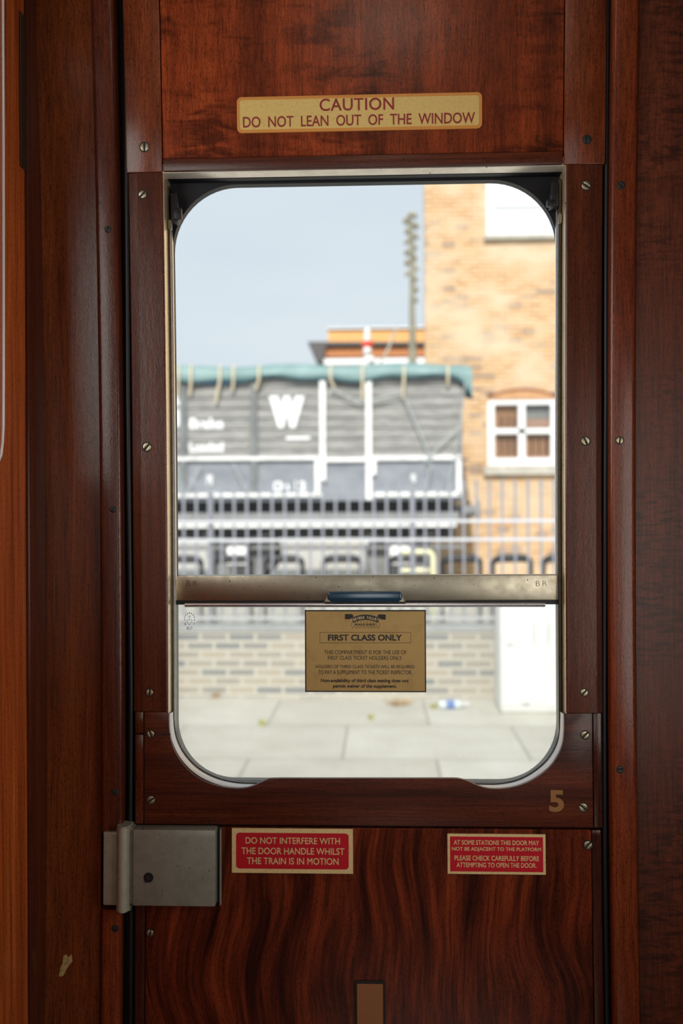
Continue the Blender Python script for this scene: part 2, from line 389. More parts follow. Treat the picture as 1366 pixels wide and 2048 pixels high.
M['rail_grey'] = mat('grey_railing_paint', (.27,.28,.32), .35, 0, .3)
M['rail_sunlit'] = mat('sunlit_rail_paint', (.58,.59,.62), .35, 0, .3)  # railing grey made paler, sun on the top edges painted in
M['orange_clad'] = noisy('orange_cladding', [(.3, (.80,.40,.14)), (.7, (.88,.48,.19))], (3,1,3), 2)
M['brown_clad'] = noisy('brown_cladding', [(.3, (.42,.165,.065)), (.7, (.50,.21,.085))], (3,1,3), 2)
M['canopy'] = mat('grey_canopy', (.09,.085,.085), .6)
M['pole'] = noisy('pale_bark', [(.3, (.17,.155,.11)), (.7, (.38,.35,.27))], nscale=6, bumps=.5)
M['red'] = mat('signal_red', (.80,.06,.02), .4)
M['cream'] = mat('cream_paint', (.80,.78,.52), .45)
M['stone'] = noisy('pale_stone', [(.3, (.42,.40,.35)), (.7, (.58,.55,.48))], nscale=6)
M['win_glass'] = mat('dark_pane', (.16,.15,.15), .08)
M['blind'] = mat('white_blind', (.66,.67,.68), .6)
M['curtain'] = mat('brown_blind', (.60,.32,.19), .8)
M['pink'] = mat('pinkish_box', (.62,.38,.30), .7)
M['weed'] = mat('yellow_green_weed', (.45,.44,.12), .8)
M['leaf'] = mat('dry_leaf', (.50,.33,.14), .8)
M['plastic_clear'] = mat('pale_plastic', (.72,.78,.82), .25)
M['blue_label'] = mat('blue_label', (.05,.18,.55), .4)
M['floor'] = mat('brown_lino', (.10,.055,.035), .4)
M['ceil'] = mat('cream_ceiling', (.48,.42,.32), .6)

# ------------------------------------------------------------------ lettering
_tc = {}
def text_geo(s, bold=0.0, space=1.0, word=1.0):
    key = (s, bold, space, word)
    if key not in _tc:
        c = bpy.data.curves.new('txt', 'FONT'); c.body = s; c.space_character = space; c.space_word = word; c.resolution_u = 4
        o = bpy.data.objects.new('txt', c); COL.objects.link(o)
        bpy.context.view_layer.update()
        dg = bpy.context.evaluated_depsgraph_get(); me = o.evaluated_get(dg).to_mesh()
        V = [tuple(v.co[:2]) for v in me.vertices]; F = [tuple(p.vertices) for p in me.polygons]
        o.evaluated_get(dg).to_mesh_clear(); bpy.data.objects.remove(o); bpy.data.curves.remove(c)
        if bold:                                    # embolden: push the outline outwards
            ed = {}
            for f in F:
                ar = sum(V[f[i]][0]*V[f[(i+1) % len(f)]][1] - V[f[(i+1) % len(f)]][0]*V[f[i]][1] for i in range(len(f)))
                g = f if ar > 0 else f[::-1]
                for i in range(len(g)): ed[(g[i], g[(i+1) % len(g)])] = 1
            nn = {}
            for a, b in ed:
                if (b, a) in ed: continue
                d = Vector((V[b][1]-V[a][1], V[a][0]-V[b][0]))
                if d.length > 1e-9:
                    d.normalize(); nn.setdefault(a, []).append(d); nn.setdefault(b, []).append(d)
            W = list(V)
            for k, ds in nn.items():
                m_ = sum(ds, Vector((0, 0)))
                if m_.length < 1e-6: continue
                m_.normalize(); c_ = max(.55, m_.dot(ds[0])); W[k] = (V[k][0] + m_.x*bold/c_, V[k][1] + m_.y*bold/c_)
            V = W
        _tc[key] = (V, F)
    return _tc[key]
def add_text(bm, s, x0, x1, z0, z1, y, th=.0004, bold=0.0, space=1.0, word=1.0, rot=0, mi=0):
    """lettering filling the box x0..x1, z0..z1 at depth y, th thick towards the viewer"""
    V, F = text_geo(s, bold, space, word)
    ax, bx = min(v[0] for v in V), max(v[0] for v in V); az, bz = min(v[1] for v in V), max(v[1] for v in V)
    cx, cz = (x0+x1)/2, (z0+z1)/2
    def T(v, yy):
        u = (v[0]-ax)/(bx-ax)*(x1-x0) + x0 - cx; w = (v[1]-az)/(bz-az)*(z1-z0) + z0 - cz
        return (cx + u*math.cos(rot) - w*math.sin(rot), yy, cz + u*math.sin(rot) + w*math.cos(rot))
    vs = [bm.verts.new(T(v, y - th)) for v in V]
    for f in F:
        try: g = bm.faces.new([vs[i] for i in f]); g.material_index = mi
        except ValueError: pass
def text_part(name, s, pxbox, Y, m, parent, bend=True, far_=False, label=None, **kw):
    a, b, c, d = pxbox
    f = far if far_ else at
    p0, p1 = f(a, d, Y), f(c, b, Y); p2, p3 = f(a, b, Y), f(c, d, Y)
    bm = new(); add_text(bm, s, (p0.x+p2.x)/2, (p1.x+p3.x)/2, (p0.z+p3.z)/2, (p1.z+p2.z)/2, Y, **kw)
    return finish(name, bm, m, parent, bend, label=label)

# ------------------------------------------------------------------ carriage interior: setting
XC = -.82; XL = X(84, 1200); XR = .60; ZT, ZF = 2.28, 0.0
YW = .10   # thickness of the carriage side
xml0, xml1 = X(203, 1200), X(247, 1200)        # left moulding
xmr0, xmr1 = X(1217, 1200), X(1270, 1200)      # right moulding
zlock_t, zlock_b = Z(235, 1668), Z(235, 1812)

b = box(new(), XL, xml0 - .0015, .004, .03, ZF, ZT, .0008, 1); wfl = finish('wall_front_left', b, M['wood_panel'], None, True, 30, 'plain mahogany side panel left of the door', 'wall', kind='structure')
b = box(new(), xmr1 + .0015, XR, .004, .03, ZF, ZT, .0008, 1); finish('wall_front_right', b, M['wood_right'], None, True, 30, 'dark cross-figured mahogany side panel right of the door', 'wall', kind='structure')
b = box(new(), XC - .02, X(270, 1200), .03, .07, ZF, ZT); box(b, X(1198, 1200), XR + .02, .03, .07, ZF, ZT); box(b, xml1, xmr0, .03, .07, 2.1, ZT)
finish('wall_front', b, M['frame_dark'], None, True, None, 'dark body framing behind the panels around the door', 'wall', kind='structure')

b = box(new(), XL - .03, XL, -.186, .03, ZF, ZT); box(b, XL - .03, XL, -2.0, -.186, ZF, 1.37); box(b, XL - .03, XL, -2.0, -.186, 2.02, ZT); box(b, XL - .03, XL, -2.78, -2.0, ZF, ZT); wl = finish('wall_left', b, M['wood_wall'], None, False, None, 'orange mahogany partition at the far left edge', 'wall', kind='structure')
b = box(new(), XR, XR + .03, -.46, .03, ZF, ZT); box(b, XR, XR + .03, -2.78, -1.14, ZF, ZT); box(b, XR, XR + .03, -1.14, -.46, ZF, .87); box(b, XR, XR + .03, -1.14, -.46, 1.53, ZT); finish('wall_right', b, M['wood_right'], None, False, None, 'mahogany partition on the right of the vestibule', 'wall', kind='structure')
b = box(new(), XC - .03, XC, -.38, .03, ZF, ZT); box(b, XC - .03, XC, -2.78, -1.72, ZF, ZT); box(b, XC - .03, XC, -1.72, -.38, ZF, 1.37); box(b, XC - .03, XC, -1.72, -.38, 1.95, ZT); finish('wall_corridor', b, M['wood_panel'], None, False, None, 'far wall behind the partition opening', 'wall', kind='structure')
b = box(new(), XC - .05, XR + .05, -2.80, .06, ZF - .06, ZF); finish('floor', b, M['floor'], None, False, None, 'brown vestibule floor', 'floor', kind='structure')
b = box(new(), XC - .05, XR + .05, -2.80, .06, ZT, ZT + .05); finish('ceiling', b, M['ceil'], None, False, None, 'cream vestibule ceiling', 'ceiling', kind='structure')
b = new(); wx0, wx1, wz0, wz1 = -.26, .30, .90, 1.76
box(b, XC, wx0, -2.74, -2.70, ZF, ZT); box(b, wx1, XR, -2.74, -2.70, ZF, ZT); box(b, wx0, wx1, -2.74, -2.70, ZF, wz0); box(b, wx0, wx1, -2.74, -2.70, wz1, ZT)
finish('wall_back', b, M['wood_panel'], None, False, None, 'mahogany side with the opposite door window', 'wall', kind='structure')

def moulding(name, x0, x1, y0, y1, za, zb, m, lab):
    bm = new(); box(bm, x0, x1, y0, y1, za, zb)
    es = [e for e in bm.edges if abs(e.verts[0].co.z - e.verts[1].co.z) > .01 and e.verts[0].co.y < (y0+y1)/2]
    bmesh.ops.bevel(bm, geom=es, offset=.0065, segments=4, profile=.5, affect='EDGES')
    return finish(name, bm, m, None, True, 50, lab, 'moulding', kind='structure')
tl = moulding('trim_1', xml0, xml1, -.009, .03, zlock_t + .004, ZT, M['wood_mould_dark'], 'dark rounded upright moulding left of the door above the lock')
tl2 = moulding('trim_2', xml0, xml1 - .003, -.004, .03, ZF, zlock_b - .004, M['wood_mould'], 'rounded upright moulding left of the door below the lock')
tr = moulding('trim_3', xmr0, xmr1, -.009, .03, ZF, ZT, M['wood_mould'], 'red-brown rounded upright moulding right of the door')
# rubber weather seals in the gaps beside the door
for nm, xa, pts in (('trim_4', 0, [(252, 0), (254, 400), (256, 800), (259, 1100), (262, 1400), (261, 1640), (262, 1830), (261, 2060)]),
                    ('trim_5', 0, [(1216, -30), (1213, 400), (1212, 800), (1210, 1100), (1208, 1400), (1209, 1700), (1214, 2070)])):
    P = [at(px, py, .008) for px, py in pts]
    q = []
    for A, B in zip(P, P[1:]):
        for k in range(6): q.append(A.lerp(B, k / 6))
    q.append(P[-1])
    bm = new(); tube(bm, q, .0042, 10); 
    side = 'left' if nm == 'trim_4' else 'right'
    finish(nm, bm, M['rubber'], None, True, 60, 'black rubber seal cord in the gap on the %s of the door' % side, 'seal', kind='structure')
# worn scar on the left panel
p = at(131, 1926, .004); bm = new(); rr = random.Random(3); sc_pts = []
for px, py in ((118,1952),(121,1935),(126,1925),(127,1912),(132,1908),(137,1915),(143,1908),(145,1922),(139,1930),(133,1938),(128,1950),(122,1953)):
    q = at(px, py, .004); sc_pts.append((q.x, q.z))
prism(bm, sc_pts, .0036, .0045); finish('scratch', bm, M['scar'], wfl, True, label='pale bare scar in the varnish')

b = box(new(), XL + .0002, XL + .006, -.066, .002, ZF, ZT, .002, 2); finish('trim_7', b, M['wood_mould_dark'], None, False, 30, 'dark upright corner strip where the partition meets the side panel', 'strip', kind='structure')
# partition: metal plate and rounded opening bead
bm = new()
def on_left(px, py):
    d = CF + CR * ((px - 683) / FPX) + CU * ((1024 - py) / FPX); t = XL / d.x
    return CAMP + d * t
a0, a1 = on_left(38, 180), on_left(60, 200)
zt_, zb_ = (on_left(38, 24).z + on_left(60, 51).z) / 2, (on_left(38, 333).z + on_left(60, 350).z) / 2
pl = thing('door_plate', (XL, (a0.y+a1.y)/2, zb_), 'narrow brown metal plate screwed to the left partition near the top', 'plate')
box(bm, XL, XL + .003, a0.y, a1.y, zb_, zt_, .001, 1); finish('plate', bm, M['plate_brown'], pl, False, 30)
for zz in (zt_ - .012, zb_ + .012, (zt_+zb_)/2):
    bm = new(); cyl(bm, (XL + .003, a1.y - .008, zz), (1, 0, 0), .0035, .001, 14); finish('screw', bm, M['screw_dark'], pl, False, 30)
bead = []
for px, py in ((5, 300), (5, 450), (5, 600), (5, 760), (4.5, 850), (3, 885), (0, 910), (-6, 925), (-20, 933), (-60, 936)):
    q = on_left(px, py); bead.append(q + Vector((.001, 0, 0)))
bead = [bead[0] + Vector((0, 0, .6))] + bead
bm = new(); tube(bm, bead, .0022, 8); finish('trim_6', bm, M['strip'], None, False, 60, 'thin bright rounded bead on the partition at the extreme left edge', 'bead', kind='structure')

# ------------------------------------------------------------------ the door
xd0, xd1 = X(262, 1200), X(1204, 1200)              # door leaf edges
xs0, xs1 = X(333, 950), X(1131, 950)                # window opening in the wood
xt0, xt1 = (X(320, 0) + X(324, 340)) / 2, (X(1130, 0) + X(1127, 328)) / 2
zh = (Z(324, 343.5) + Z(1127, 328)) / 2             # foot of the top panel's bead
zbd = zh + .0185
zj = (Z(300, 1424) + Z(1165, 1426)) / 2             # joint stile / bottom rail
zr0 = (Z(290, 1648) + Z(1184, 1656)) / 2            # foot of the bottom rail
zr1 = zr0 - .004
ZDT, ZDB = 2.10, .03
door = thing('door_1', ((xd0+xd1)/2, .01, ZDB), 'varnished mahogany carriage door with a large round-cornered window', 'door', kind='structure')
def part(name, bm, m, bend=True, smooth=30, parent=door, **k): return finish(name, bm, m, parent, bend, smooth, **k)
part('core', box(box(new(), xd0 + .002, xd1 - .002, .016, .028, zh, ZDT), xd0 + .002, xd1 - .002, .016, .05, ZDB, zr0 + .05), M['groove'])
part('top_panel', box(new(), xt0 + .0006, xt1 - .0006, .0015, .02, zbd + .0004, ZDT, .0008, 1), M['wood_top'])
part('panel_bead', box(new(), xt0 + .0006, xt1 - .0006, -.0015, .02, zh, zbd, .0022, 2), M['wood_rail'])
part('upper_stile', box(new(), X(251, 250), xt0 - .0006, 0, .02, zh - .0005, ZDT, .0014, 2), M['wood_stile_top'])
part('upper_stile', box(new(), xt1 + .0006, X(1211, 250), 0, .02, zh - .0005, ZDT, .0014, 2), M['wood_stile_top'])
def stile(x0, x1, left):
    s = 1 if left else -1; xo, xi = (x0, x1) if left else (x1, x0); cw, cdp = (.0125, .0034) if left else (.0075, .0022)
    prof = [(xo, .045), (xo, cdp + .0012), (xo + s*.0012, cdp), (xo + s*cw, .0003), (xo + s*(cw+.001), 0), (xi - s*.0018, 0), (xi - s*.0006, .0006), (xi, .0020), (xi, .045)]
    bm = new(); A = [bm.verts.new((x, y, zj + .0006)) for x, y in prof]; B = [bm.verts.new((x, y, zh - .0013)) for x, y in prof]
    bm.faces.new(A); bm.faces.new(B[::-1]); n = len(A)
    for k in range(n): bm.faces.new((A[k], A[(k+1) % n], B[(k+1) % n], B[k]))
    return part('stile', bm, M['wood_stile'], smooth=12)
stile(X(264, 950), xs0, True); stile(xs1, X(1204, 950), False)
# bottom rail with its scooped upper outline and strips at either side
def smooth_px(P, n=4):
    out = []
    for i in range(len(P) - 1):
        p0, p1, p2, p3 = P[max(i-1, 0)], P[i], P[i+1], P[min(i+2, len(P)-1)]
        for k in range(n):
            t = k / n
            out.append(tuple(.5*(2*p1[a] + (p2[a]-p0[a])*t + (2*p0[a]-5*p1[a]+4*p2[a]-p3[a])*t*t + (3*p1[a]-p0[a]-3*p2[a]+p3[a])*t**3) for a in (0, 1)))
    return out + [P[-1]]
def curve_pts(lst): return [(at(px, py).x, at(px, py).z) for px, py in lst]
top_edge = [(337,1424),(338,1455),(341,1478),(348,1500),(360,1521),(377,1541),(398,1557),(422,1568),(450,1575),(478,1577),(500,1574),(520,1566),(534,1559.5),(552,1557),
            (640,1557),(740,1557),(840,1557),(905,1557),(922,1558.5),(938,1563.5),(957,1572),(978,1577.5),(1003,1578),(1030,1574),(1056,1565),(1080,1551),(1100,1534),(1115,1514),(1124,1493),(1128,1470),(1129,1426)]
tp = curve_pts(smooth_px(top_edge)); tp[0] = (xs0, zj); tp[-1] = (xs1, zj)
xk0, xk1 = X(288, 1560), X(1186, 1560)
part('bottom_rail', prism(new(), [(xk0, zr0), (xk0, zj)] + tp + [(xk1, zj), (xk1, zr0)], 0, .0065, .0016, 2), M['wood_rail'], smooth=40)
zsp = Z(280, 1468)
part('edge_strip', box(new(), X(270, 1500), xk0 - .001, .001, .02, zsp + .0008, zj, .0012, 2), M['wood_stile'])
part('edge_strip', box(new(), X(270, 1500), xk0 - .001, .001, .02, zr0, zsp - .0008, .0012, 2), M['wood_mould_dark'])
part('edge_strip', box(new(), xk1 + .001, X(1204, 1500), .001, .02, zr0, zj, .0012, 2), M['wood_edge'])
xl0, xl1 = X(290, 1900), X(1186, 1900)
part('lower_panel', box(new(), xl0, xl1, .002, .02, ZDB, zr1, .001, 1), M['wood_low'])
part('edge_strip', box(new(), X(270, 1900), xl0 - .001, .002, .02, ZDB, zr1, .0012, 2), M['wood_edge'])
part('edge_strip', box(new(), xl1 + .001, X(1206, 1900), .002, .02, ZDB, zr1, .0012, 2), M['wood_edge'])
part('joint', box(new(), xk0, X(341, 1470), -.0002, .001, Z(300, 1470), Z(300, 1467.6)), M['groove'])
# reveal of the window opening: top board and lining of the sides
YO = .048
bm = new(); prism(bm, [(xs0 - .001, zh - .0008), (xs1 + .001, zh - .0008), (xs1 + .001, zh + .012), (xs0 - .001, zh + .012)], .004, .030)
part('head_strip', box(new(), xs0, xs1, .030, YO, zh - .0016, zh + .012, .001, 1), M['frame_dark'])
part('head_lining', bm, M['head'], label='pale worn board under the window head')
bm = new(); box(bm, xs0 - .002, xs0 + .0008, .0025, YO, zj - .01, zh)
part('side_lining', bm, M['brass_edge'], label='pale worn edge of the window opening')
bm = new(); box(bm, xs1 - .0008, xs1 + .002, .0025, YO, zj - .01, zh)
part('side_lining', bm, M['brass_edge'], label='pale worn edge of the window opening')
# outer frame with the round-cornered opening
o0, o1 = X(350.5, 900, YO), X(1112.5, 900, YO); ot = (Z(600, 364, YO) + Z(900, 364, YO)) / 2; ob = Z(730, 1562, YO)
o1 = max(o1, X(1114, 900, YO))
inn = rrect(o0, o1, ob, ot, .098, 14, .088); out = rrect(xd0 + .004, xd1 - .004, ob - .09, ot + .10, .002, 14)
part('window_frame', ring(new(), inn, out, YO, YO + .016), M['frame_dark'], smooth=40, label='dark rounded outer frame of the window opening')
# pale metal lining round the foot of the opening
U = [(338, 1428), (339, 1456), (343, 1480), (352, 1503), (365, 1523), (383, 1542), (405, 1557), (430, 1568), (458, 1575), (490, 1578), (560, 1578), (735, 1578), (900, 1578), (975, 1580), (1005, 1579), (1033, 1574), (1058, 1564), (1081, 1549), (1100, 1532), (1114, 1512), (1123, 1492), (1127, 1470), (1128, 1428)]
bm = new(); uu = [at(px, py, .004) for px, py in smooth_px(U)]
cx_, cz_ = (xs0 + xs1) / 2, zj
rows = []
for k, (y, ins) in enumerate(((.0065, 0), (.010, .0012), (.020, .0022), (.0265, .0016), (.028, -.001))):
    row = []
    for i, p in enumerate(uu):
        t = (uu[min(i+1, len(uu)-1)] - uu[max(i-1, 0)]); n = Vector((-t.z, 0, t.x)).normalized()
        row.append(bm.verts.new((p.x + n.x * ins, y, p.z + n.z * ins)))
    rows.append(row)
for A, B in zip(rows, rows[1:]):
    for i in range(len(A) - 1): bm.faces.new((A[i], A[i+1], B[i+1], B[i]))
part('metal_lining', bm, M['strip'], smooth=60, label='pale metal lining curving round the foot of the window')
bm = new(); rows = []
for y, ins in ((.0275, .0005), (.030, .0022), (.036, .0022), (.040, -.002)):
    row = []
    for i, p in enumerate(uu):
        t = (uu[min(i+1, len(uu)-1)] - uu[max(i-1, 0)]); n = Vector((-t.z, 0, t.x)).normalized()
        row.append(bm.verts.new((p.x + n.x * ins, y, p.z + n.z * ins)))
    rows.append(row)
for A, B in zip(rows, rows[1:]):
    for i in range(len(A) - 1): bm.faces.new((A[i], A[i+1], B[i+1], B[i]))
part('gasket', bm, M['rubber'], smooth=60, label='black rubber gasket behind the pale lining')
# side channels and rubber stops
for xa, xb in ((X(341.5, 900, .03), X(346, 900, .03)), (X(1115, 900, .03), X(1121, 900, .03))):
    part('guide_channel', box(new(), xa, xb, .026, YO, zj - .06, zh - .012, .0008, 1), M['channel'])
for xa, xb in ((X(347, 900, .04), X(349.5, 900, .04)), (X(1111.5, 900, .04), X(1113.5, 900, .04))):
    part('guide_strip', box(new(), xa, xb, .040, YO, Z(730, 1160, .03), zh - .05, .0005, 1), M['alu'], label='thin bright metal strip')
for (pa, pb, pt, pm, pk) in ((342, 356.5, 382, 412, 437), (1100.5, 1116, 374, 408, 423)):
    bm = new(); xa, xb = X(pa, 410, .028), X(pb, 410, .028); xo = X(pb + (3 if pa < 600 else 0), 410, .028)
    s = 1 if pa < 600 else -1
    box(bm, xa, xb, .022, .044, Z(600, pk + (3 if s > 0 else 0), .025), Z(600, pt, .025), .0015, 2)
    xi = xb if s > 0 else xa
    box(bm, xi - .006, xi + .006, .019, .03, Z(600, pk - 2, .022), Z(600, pm, .022), .0015, 2)
    part('rubber_stop', bm, M['rubber'], smooth=40)
    bm = new(); xq = X(341 if s > 0 else 1119, 450, .026)
    prism(bm, rrect(xq - .0025, xq + .0025, Z(600, 457, .026), Z(600, 436, .026), .0024, 5), .022, .026, .0006, 1); part('guide_tip', bm, M['nickel'], smooth=40)

def screw(px, py, r, ang, dark=False, parent=door, Y=0.0, nm='screw'):
    bm = new(); c = at(px, py, Y); R = r / 1366
    cyl(bm, (c.x, Y + .002, c.z), (0, -1, 0), R * 1.18, .0022, 22)
    for f in bm.faces: f.material_index = 1
    n0 = len(bm.faces)
    for s in (1, -1):
        n = 10; w = R * .17; a0 = math.asin(.17); pts = []
        for k in range(n + 1):
            a = a0 + (PI - 2*a0) * k / n; pts.append((R * math.cos(a), s * R * math.sin(a)))
        ca, sa = math.cos(math.radians(ang)), math.sin(math.radians(ang))
        P = [(c.x + u*ca - v*sa, c.z + u*sa + v*ca) for u, v in pts]
        if s < 0: P = P[::-1]
        prism(bm, P, Y - .0014, Y + .001, R * .16, 2)
    bm.faces.ensure_lookup_table()
    for f in bm.faces[n0:]: f.material_index = 0
    return finish(nm, bm, [M['screw_dark' if dark else 'screw'], M['slot']], parent, True, 50)
for s in ((289,294,9,90),(285,389,8,48),(294,894,9,52),(299,1385,7.5,85),(301,1468,7.5,-72),(302,1600,8,35),(300,1866,7,80),
          (1174,279,8,80,True),(1172,371,8.5,-35),(1171,882,8.5,-68),(1168.5,1385,7.5,50),(1170,1470,8,45),(1166.5,1615,8.5,-38),(1176,1690,8,45)): screw(*s)
for s in ((216,459,6,70,True),(226,1019,6,60,True),(230,1584,6,60,True)): screw(*s, parent=tl, Y=-.009)
screw(230, 1857, 6, 60, True, tl2, -.004)
for s in ((1242,371,7,-45,True),(1239.5,881,7,80,False),(1240,1539,6.5,0,True)): screw(*s, parent=tr, Y=-.009)

# ------------------------------------------------------------------ sliding window
YG = .032
g0, g1 = X(346, 1300, YG), X(1119, 1300, YG)
zrt, zrb = Z(730, 1150, YG - .01), Z(730, 1201, YG - .01)
win = thing('window_1', ((g0+g1)/2, YG, zr0), 'lowered sliding window of grubby glass with a grey metal top rail', 'window', kind='structure')
part('glass_pane', box(new(), g0, g1, YG - .0025, YG + .0025, zr0 + .012, zrb + .004), M['glass'], parent=win, smooth=None)
part('top_rail', box(new(), X(352.5, 1170, YG - .012), X(1114.5, 1170, YG - .012), YG - .012, YG + .010, zrb, zrt, .0016, 2), M['nickel'], parent=win)
part('rubber_seal', box(new(), X(352, 1205, YG - .005), X(1116, 1205, YG - .005), YG - .006, YG + .006, Z(730, 1209, YG - .006), zrb), M['rubber'], parent=win)
bm = new(); za, zb2 = Z(730, 1204.5, YG - .012), Z(730, 1215, YG - .012); ra = (za - zb2) / 2
P = [Vector((X(370 + (1090 - 370) * k / 12, 1210, YG - .006), YG - .0055, (za + zb2) / 2)) for k in range(13)]
tube(bm, P, ra, 12)
part('retaining_strip', bm, M['alu'], parent=win, smooth=50, label='bright rounded metal strip under the top rail')
h0, h1 = X(655, 1192, YG - .024), X(804, 1192, YG - .024); hz0, hz1 = Z(730, 1204, YG - .02), Z(730, 1183, YG - .024)
bm = new(); yy0, yy1 = YG - .030, YG - .012
prism(bm, [(h0 + .006, hz0), (h0, hz0 + .005), (h0, hz1 - .003), (h0 + .003, hz1), (h1 - .003, hz1), (h1, hz1 - .003), (h1, hz0 + .005), (h1 - .006, hz0)], yy0, yy1 + .002, .003, 3)
part('pull_handle', bm, M['blue_handle'], parent=win, smooth=50, label='blue-black moulded finger pull')
bm = new(); prism(bm, [(h0 - .006, hz0 - .001), (h0 + .001, hz1 - .002), (h1 - .001, hz1 - .002), (h1 + .006, hz0 - .001)], YG - .0145, YG - .011, .001, 1)
part('handle_plate', bm, M['nickel'], parent=win)
for a, c in ((373, 395), (1072, 1094)):
    text_part('lettering', 'BR', (a, 1162, c, 1172), YG - .01205, M['engrave'], win, th=.0001, bold=-.018, space=1.35, label='engraved letters BR')
# etched approval mark on the glass
bm = new(); YE = YG - .0026
def ebox(px0, py0, px1, py1): return at(px0, py1, YE).x, at(px1, py0, YE).x, at(px0, py1, YE).z, at(px1, py0, YE).z
for s, bx in (('T', (376, 1232, 381.5, 1238)), ('857', (373, 1253.5, 385, 1259)), ('B', (369, 1246, 372.5, 1250)), ('S', (386, 1245, 389.5, 1249))):
    x0, x1, z0, z1 = ebox(*bx); add_text(bm, s, x0, x1, z0, z1, YE, th=.0001)
hp = [(378.5, 1250), (375, 1245), (373.6, 1241), (374.6, 1238.8), (377, 1238.6), (378.8, 1240.4), (380.6, 1238.6), (383, 1238.8), (384.2, 1241), (382.5, 1245), (379, 1250)]
tube(bm, [at(a, c, YE) for a, c in hp], .0003, 5)
for k in range(9):
    a = PI * (1.04 - 1.08 * k / 8); c = at(379 + 10 * math.cos(a), 1238 - 12 * math.sin(a), YE)
    box(bm, c.x - .0007, c.x + .0007, YE - .0002, YE, c.z - .0008, c.z + .0008)
part('etched_mark', bm, M['etch'], parent=win, smooth=None, label='small etched kite-shaped approval mark')

# ------------------------------------------------------------------ lock, number, plates on the door
lx0, lx1 = X(266, 1735, -.02), X(431, 1735, -.02); lz0, lz1 = Z(350, 1812, -.02), Z(350, 1659, -.02)
lk = thing('door_lock', ((lx0+lx1)/2, 0, lz0), 'square grey metal lock case with one black hole on the door', 'lock')
part('case', box(new(), lx0, lx1, -.022, .002, lz0, lz1, .002, 2), M['lock'], parent=lk)
part('edge_plate', box(new(), X(260, 1735, -.012), lx0 - .0006, -.016, .004, lz0, lz1, .001, 1), M['lock'], parent=lk)
part('flange', box(new(), lx1 + .004, X(442, 1735, -.006), -.009, .002, Z(440, 1808), Z(440, 1655), .0012, 1), M['lock'], parent=lk)
part('joint', box(new(), lx1, lx1 + .004, -.004, .002, lz0, lz1), M['groove'], parent=lk)
hc = at(297, 1755, -.022); bm = new(); cyl(bm, (hc.x, -.0215, hc.z), (0, -1, 0), .0072, .0014, 24, .0004)
part('keyhole', bm, M['rubber'], parent=lk, label='black plugged spindle hole')
bm = new(); cyl(bm, (hc.x, -.0225, hc.z), (0, -1, 0), .0036, .0014, 16, .0004); part('spindle', bm, M['screw_dark'], parent=lk)
kx0, kx1, kx2 = X(208, 1740, -.009), X(234, 1740, -.012), X(259, 1740, -.02)
kp = thing('lock_keep', ((kx0+kx2)/2, 0, Z(240, 1824)), 'worn ribbed metal lock keep on the frame left of the lock', 'lock keep')
bm = new(); box(bm, kx0, kx1 + .002, -.014, .03, Z(220, 1811, -.014), Z(220, 1664, -.014), .0018, 2); part('flange', bm, M['keep'], parent=kp)
bm = new(); cxx, rx = (kx1 + kx2) / 2, (kx2 - kx1) / 2; pr = []
pts = [(cxx + rx * math.cos(PI * k / 14), -.014 - .013 * math.sin(PI * k / 14)) for k in range(15)]
z0, z1 = Z(247, 1824, -.02), Z(247, 1653, -.02)
A = [bm.verts.new((x, y, z0)) for x, y in pts] + [bm.verts.new((kx1, .01, z0)), bm.verts.new((kx2, .01, z0))]
Bv = [bm.verts.new((v.co.x, v.co.y, z1)) for v in A]
n = len(A); fa = bm.faces.new(A); fb = bm.faces.new(Bv[::-1])
for i in range(n): bm.faces.new((A[i], A[(i+1) % n], Bv[(i+1) % n], Bv[i]))
bmesh.ops.bevel(bm, geom=list(fa.edges) + list(fb.edges), offset=.002, segments=2, affect='EDGES')
part('roll', bm, M['keep'], parent=kp, smooth=50)

fv = text_part('door_number', '5', (1098, 1580, 1128, 1624), -.0002, M['ochre'], None, th=.0003, bold=.035)
tag(fv, 'ochre painted number 5 on the wooden rail at lower right of the window', 'number')

# cover plate at the foot
cx0, cx1, czt = X(714, 2000), X(766, 2000), Z(740, 1967)
cp_ = thing('cover_plate', ((cx0+cx1)/2, 0, czt - .15), 'tan cover plate edged in black at the foot of the door', 'plate')
part('border', box(new(), X(710, 2000), X(770, 2000), -.0012, .003, czt - .15, Z(740, 1962), .0004, 1), M['black_ink'], parent=cp_)
part('panel', box(new(), cx0, cx1, -.0022, .002, czt - .147, czt, .0003, 1), M['tan'], parent=cp_)

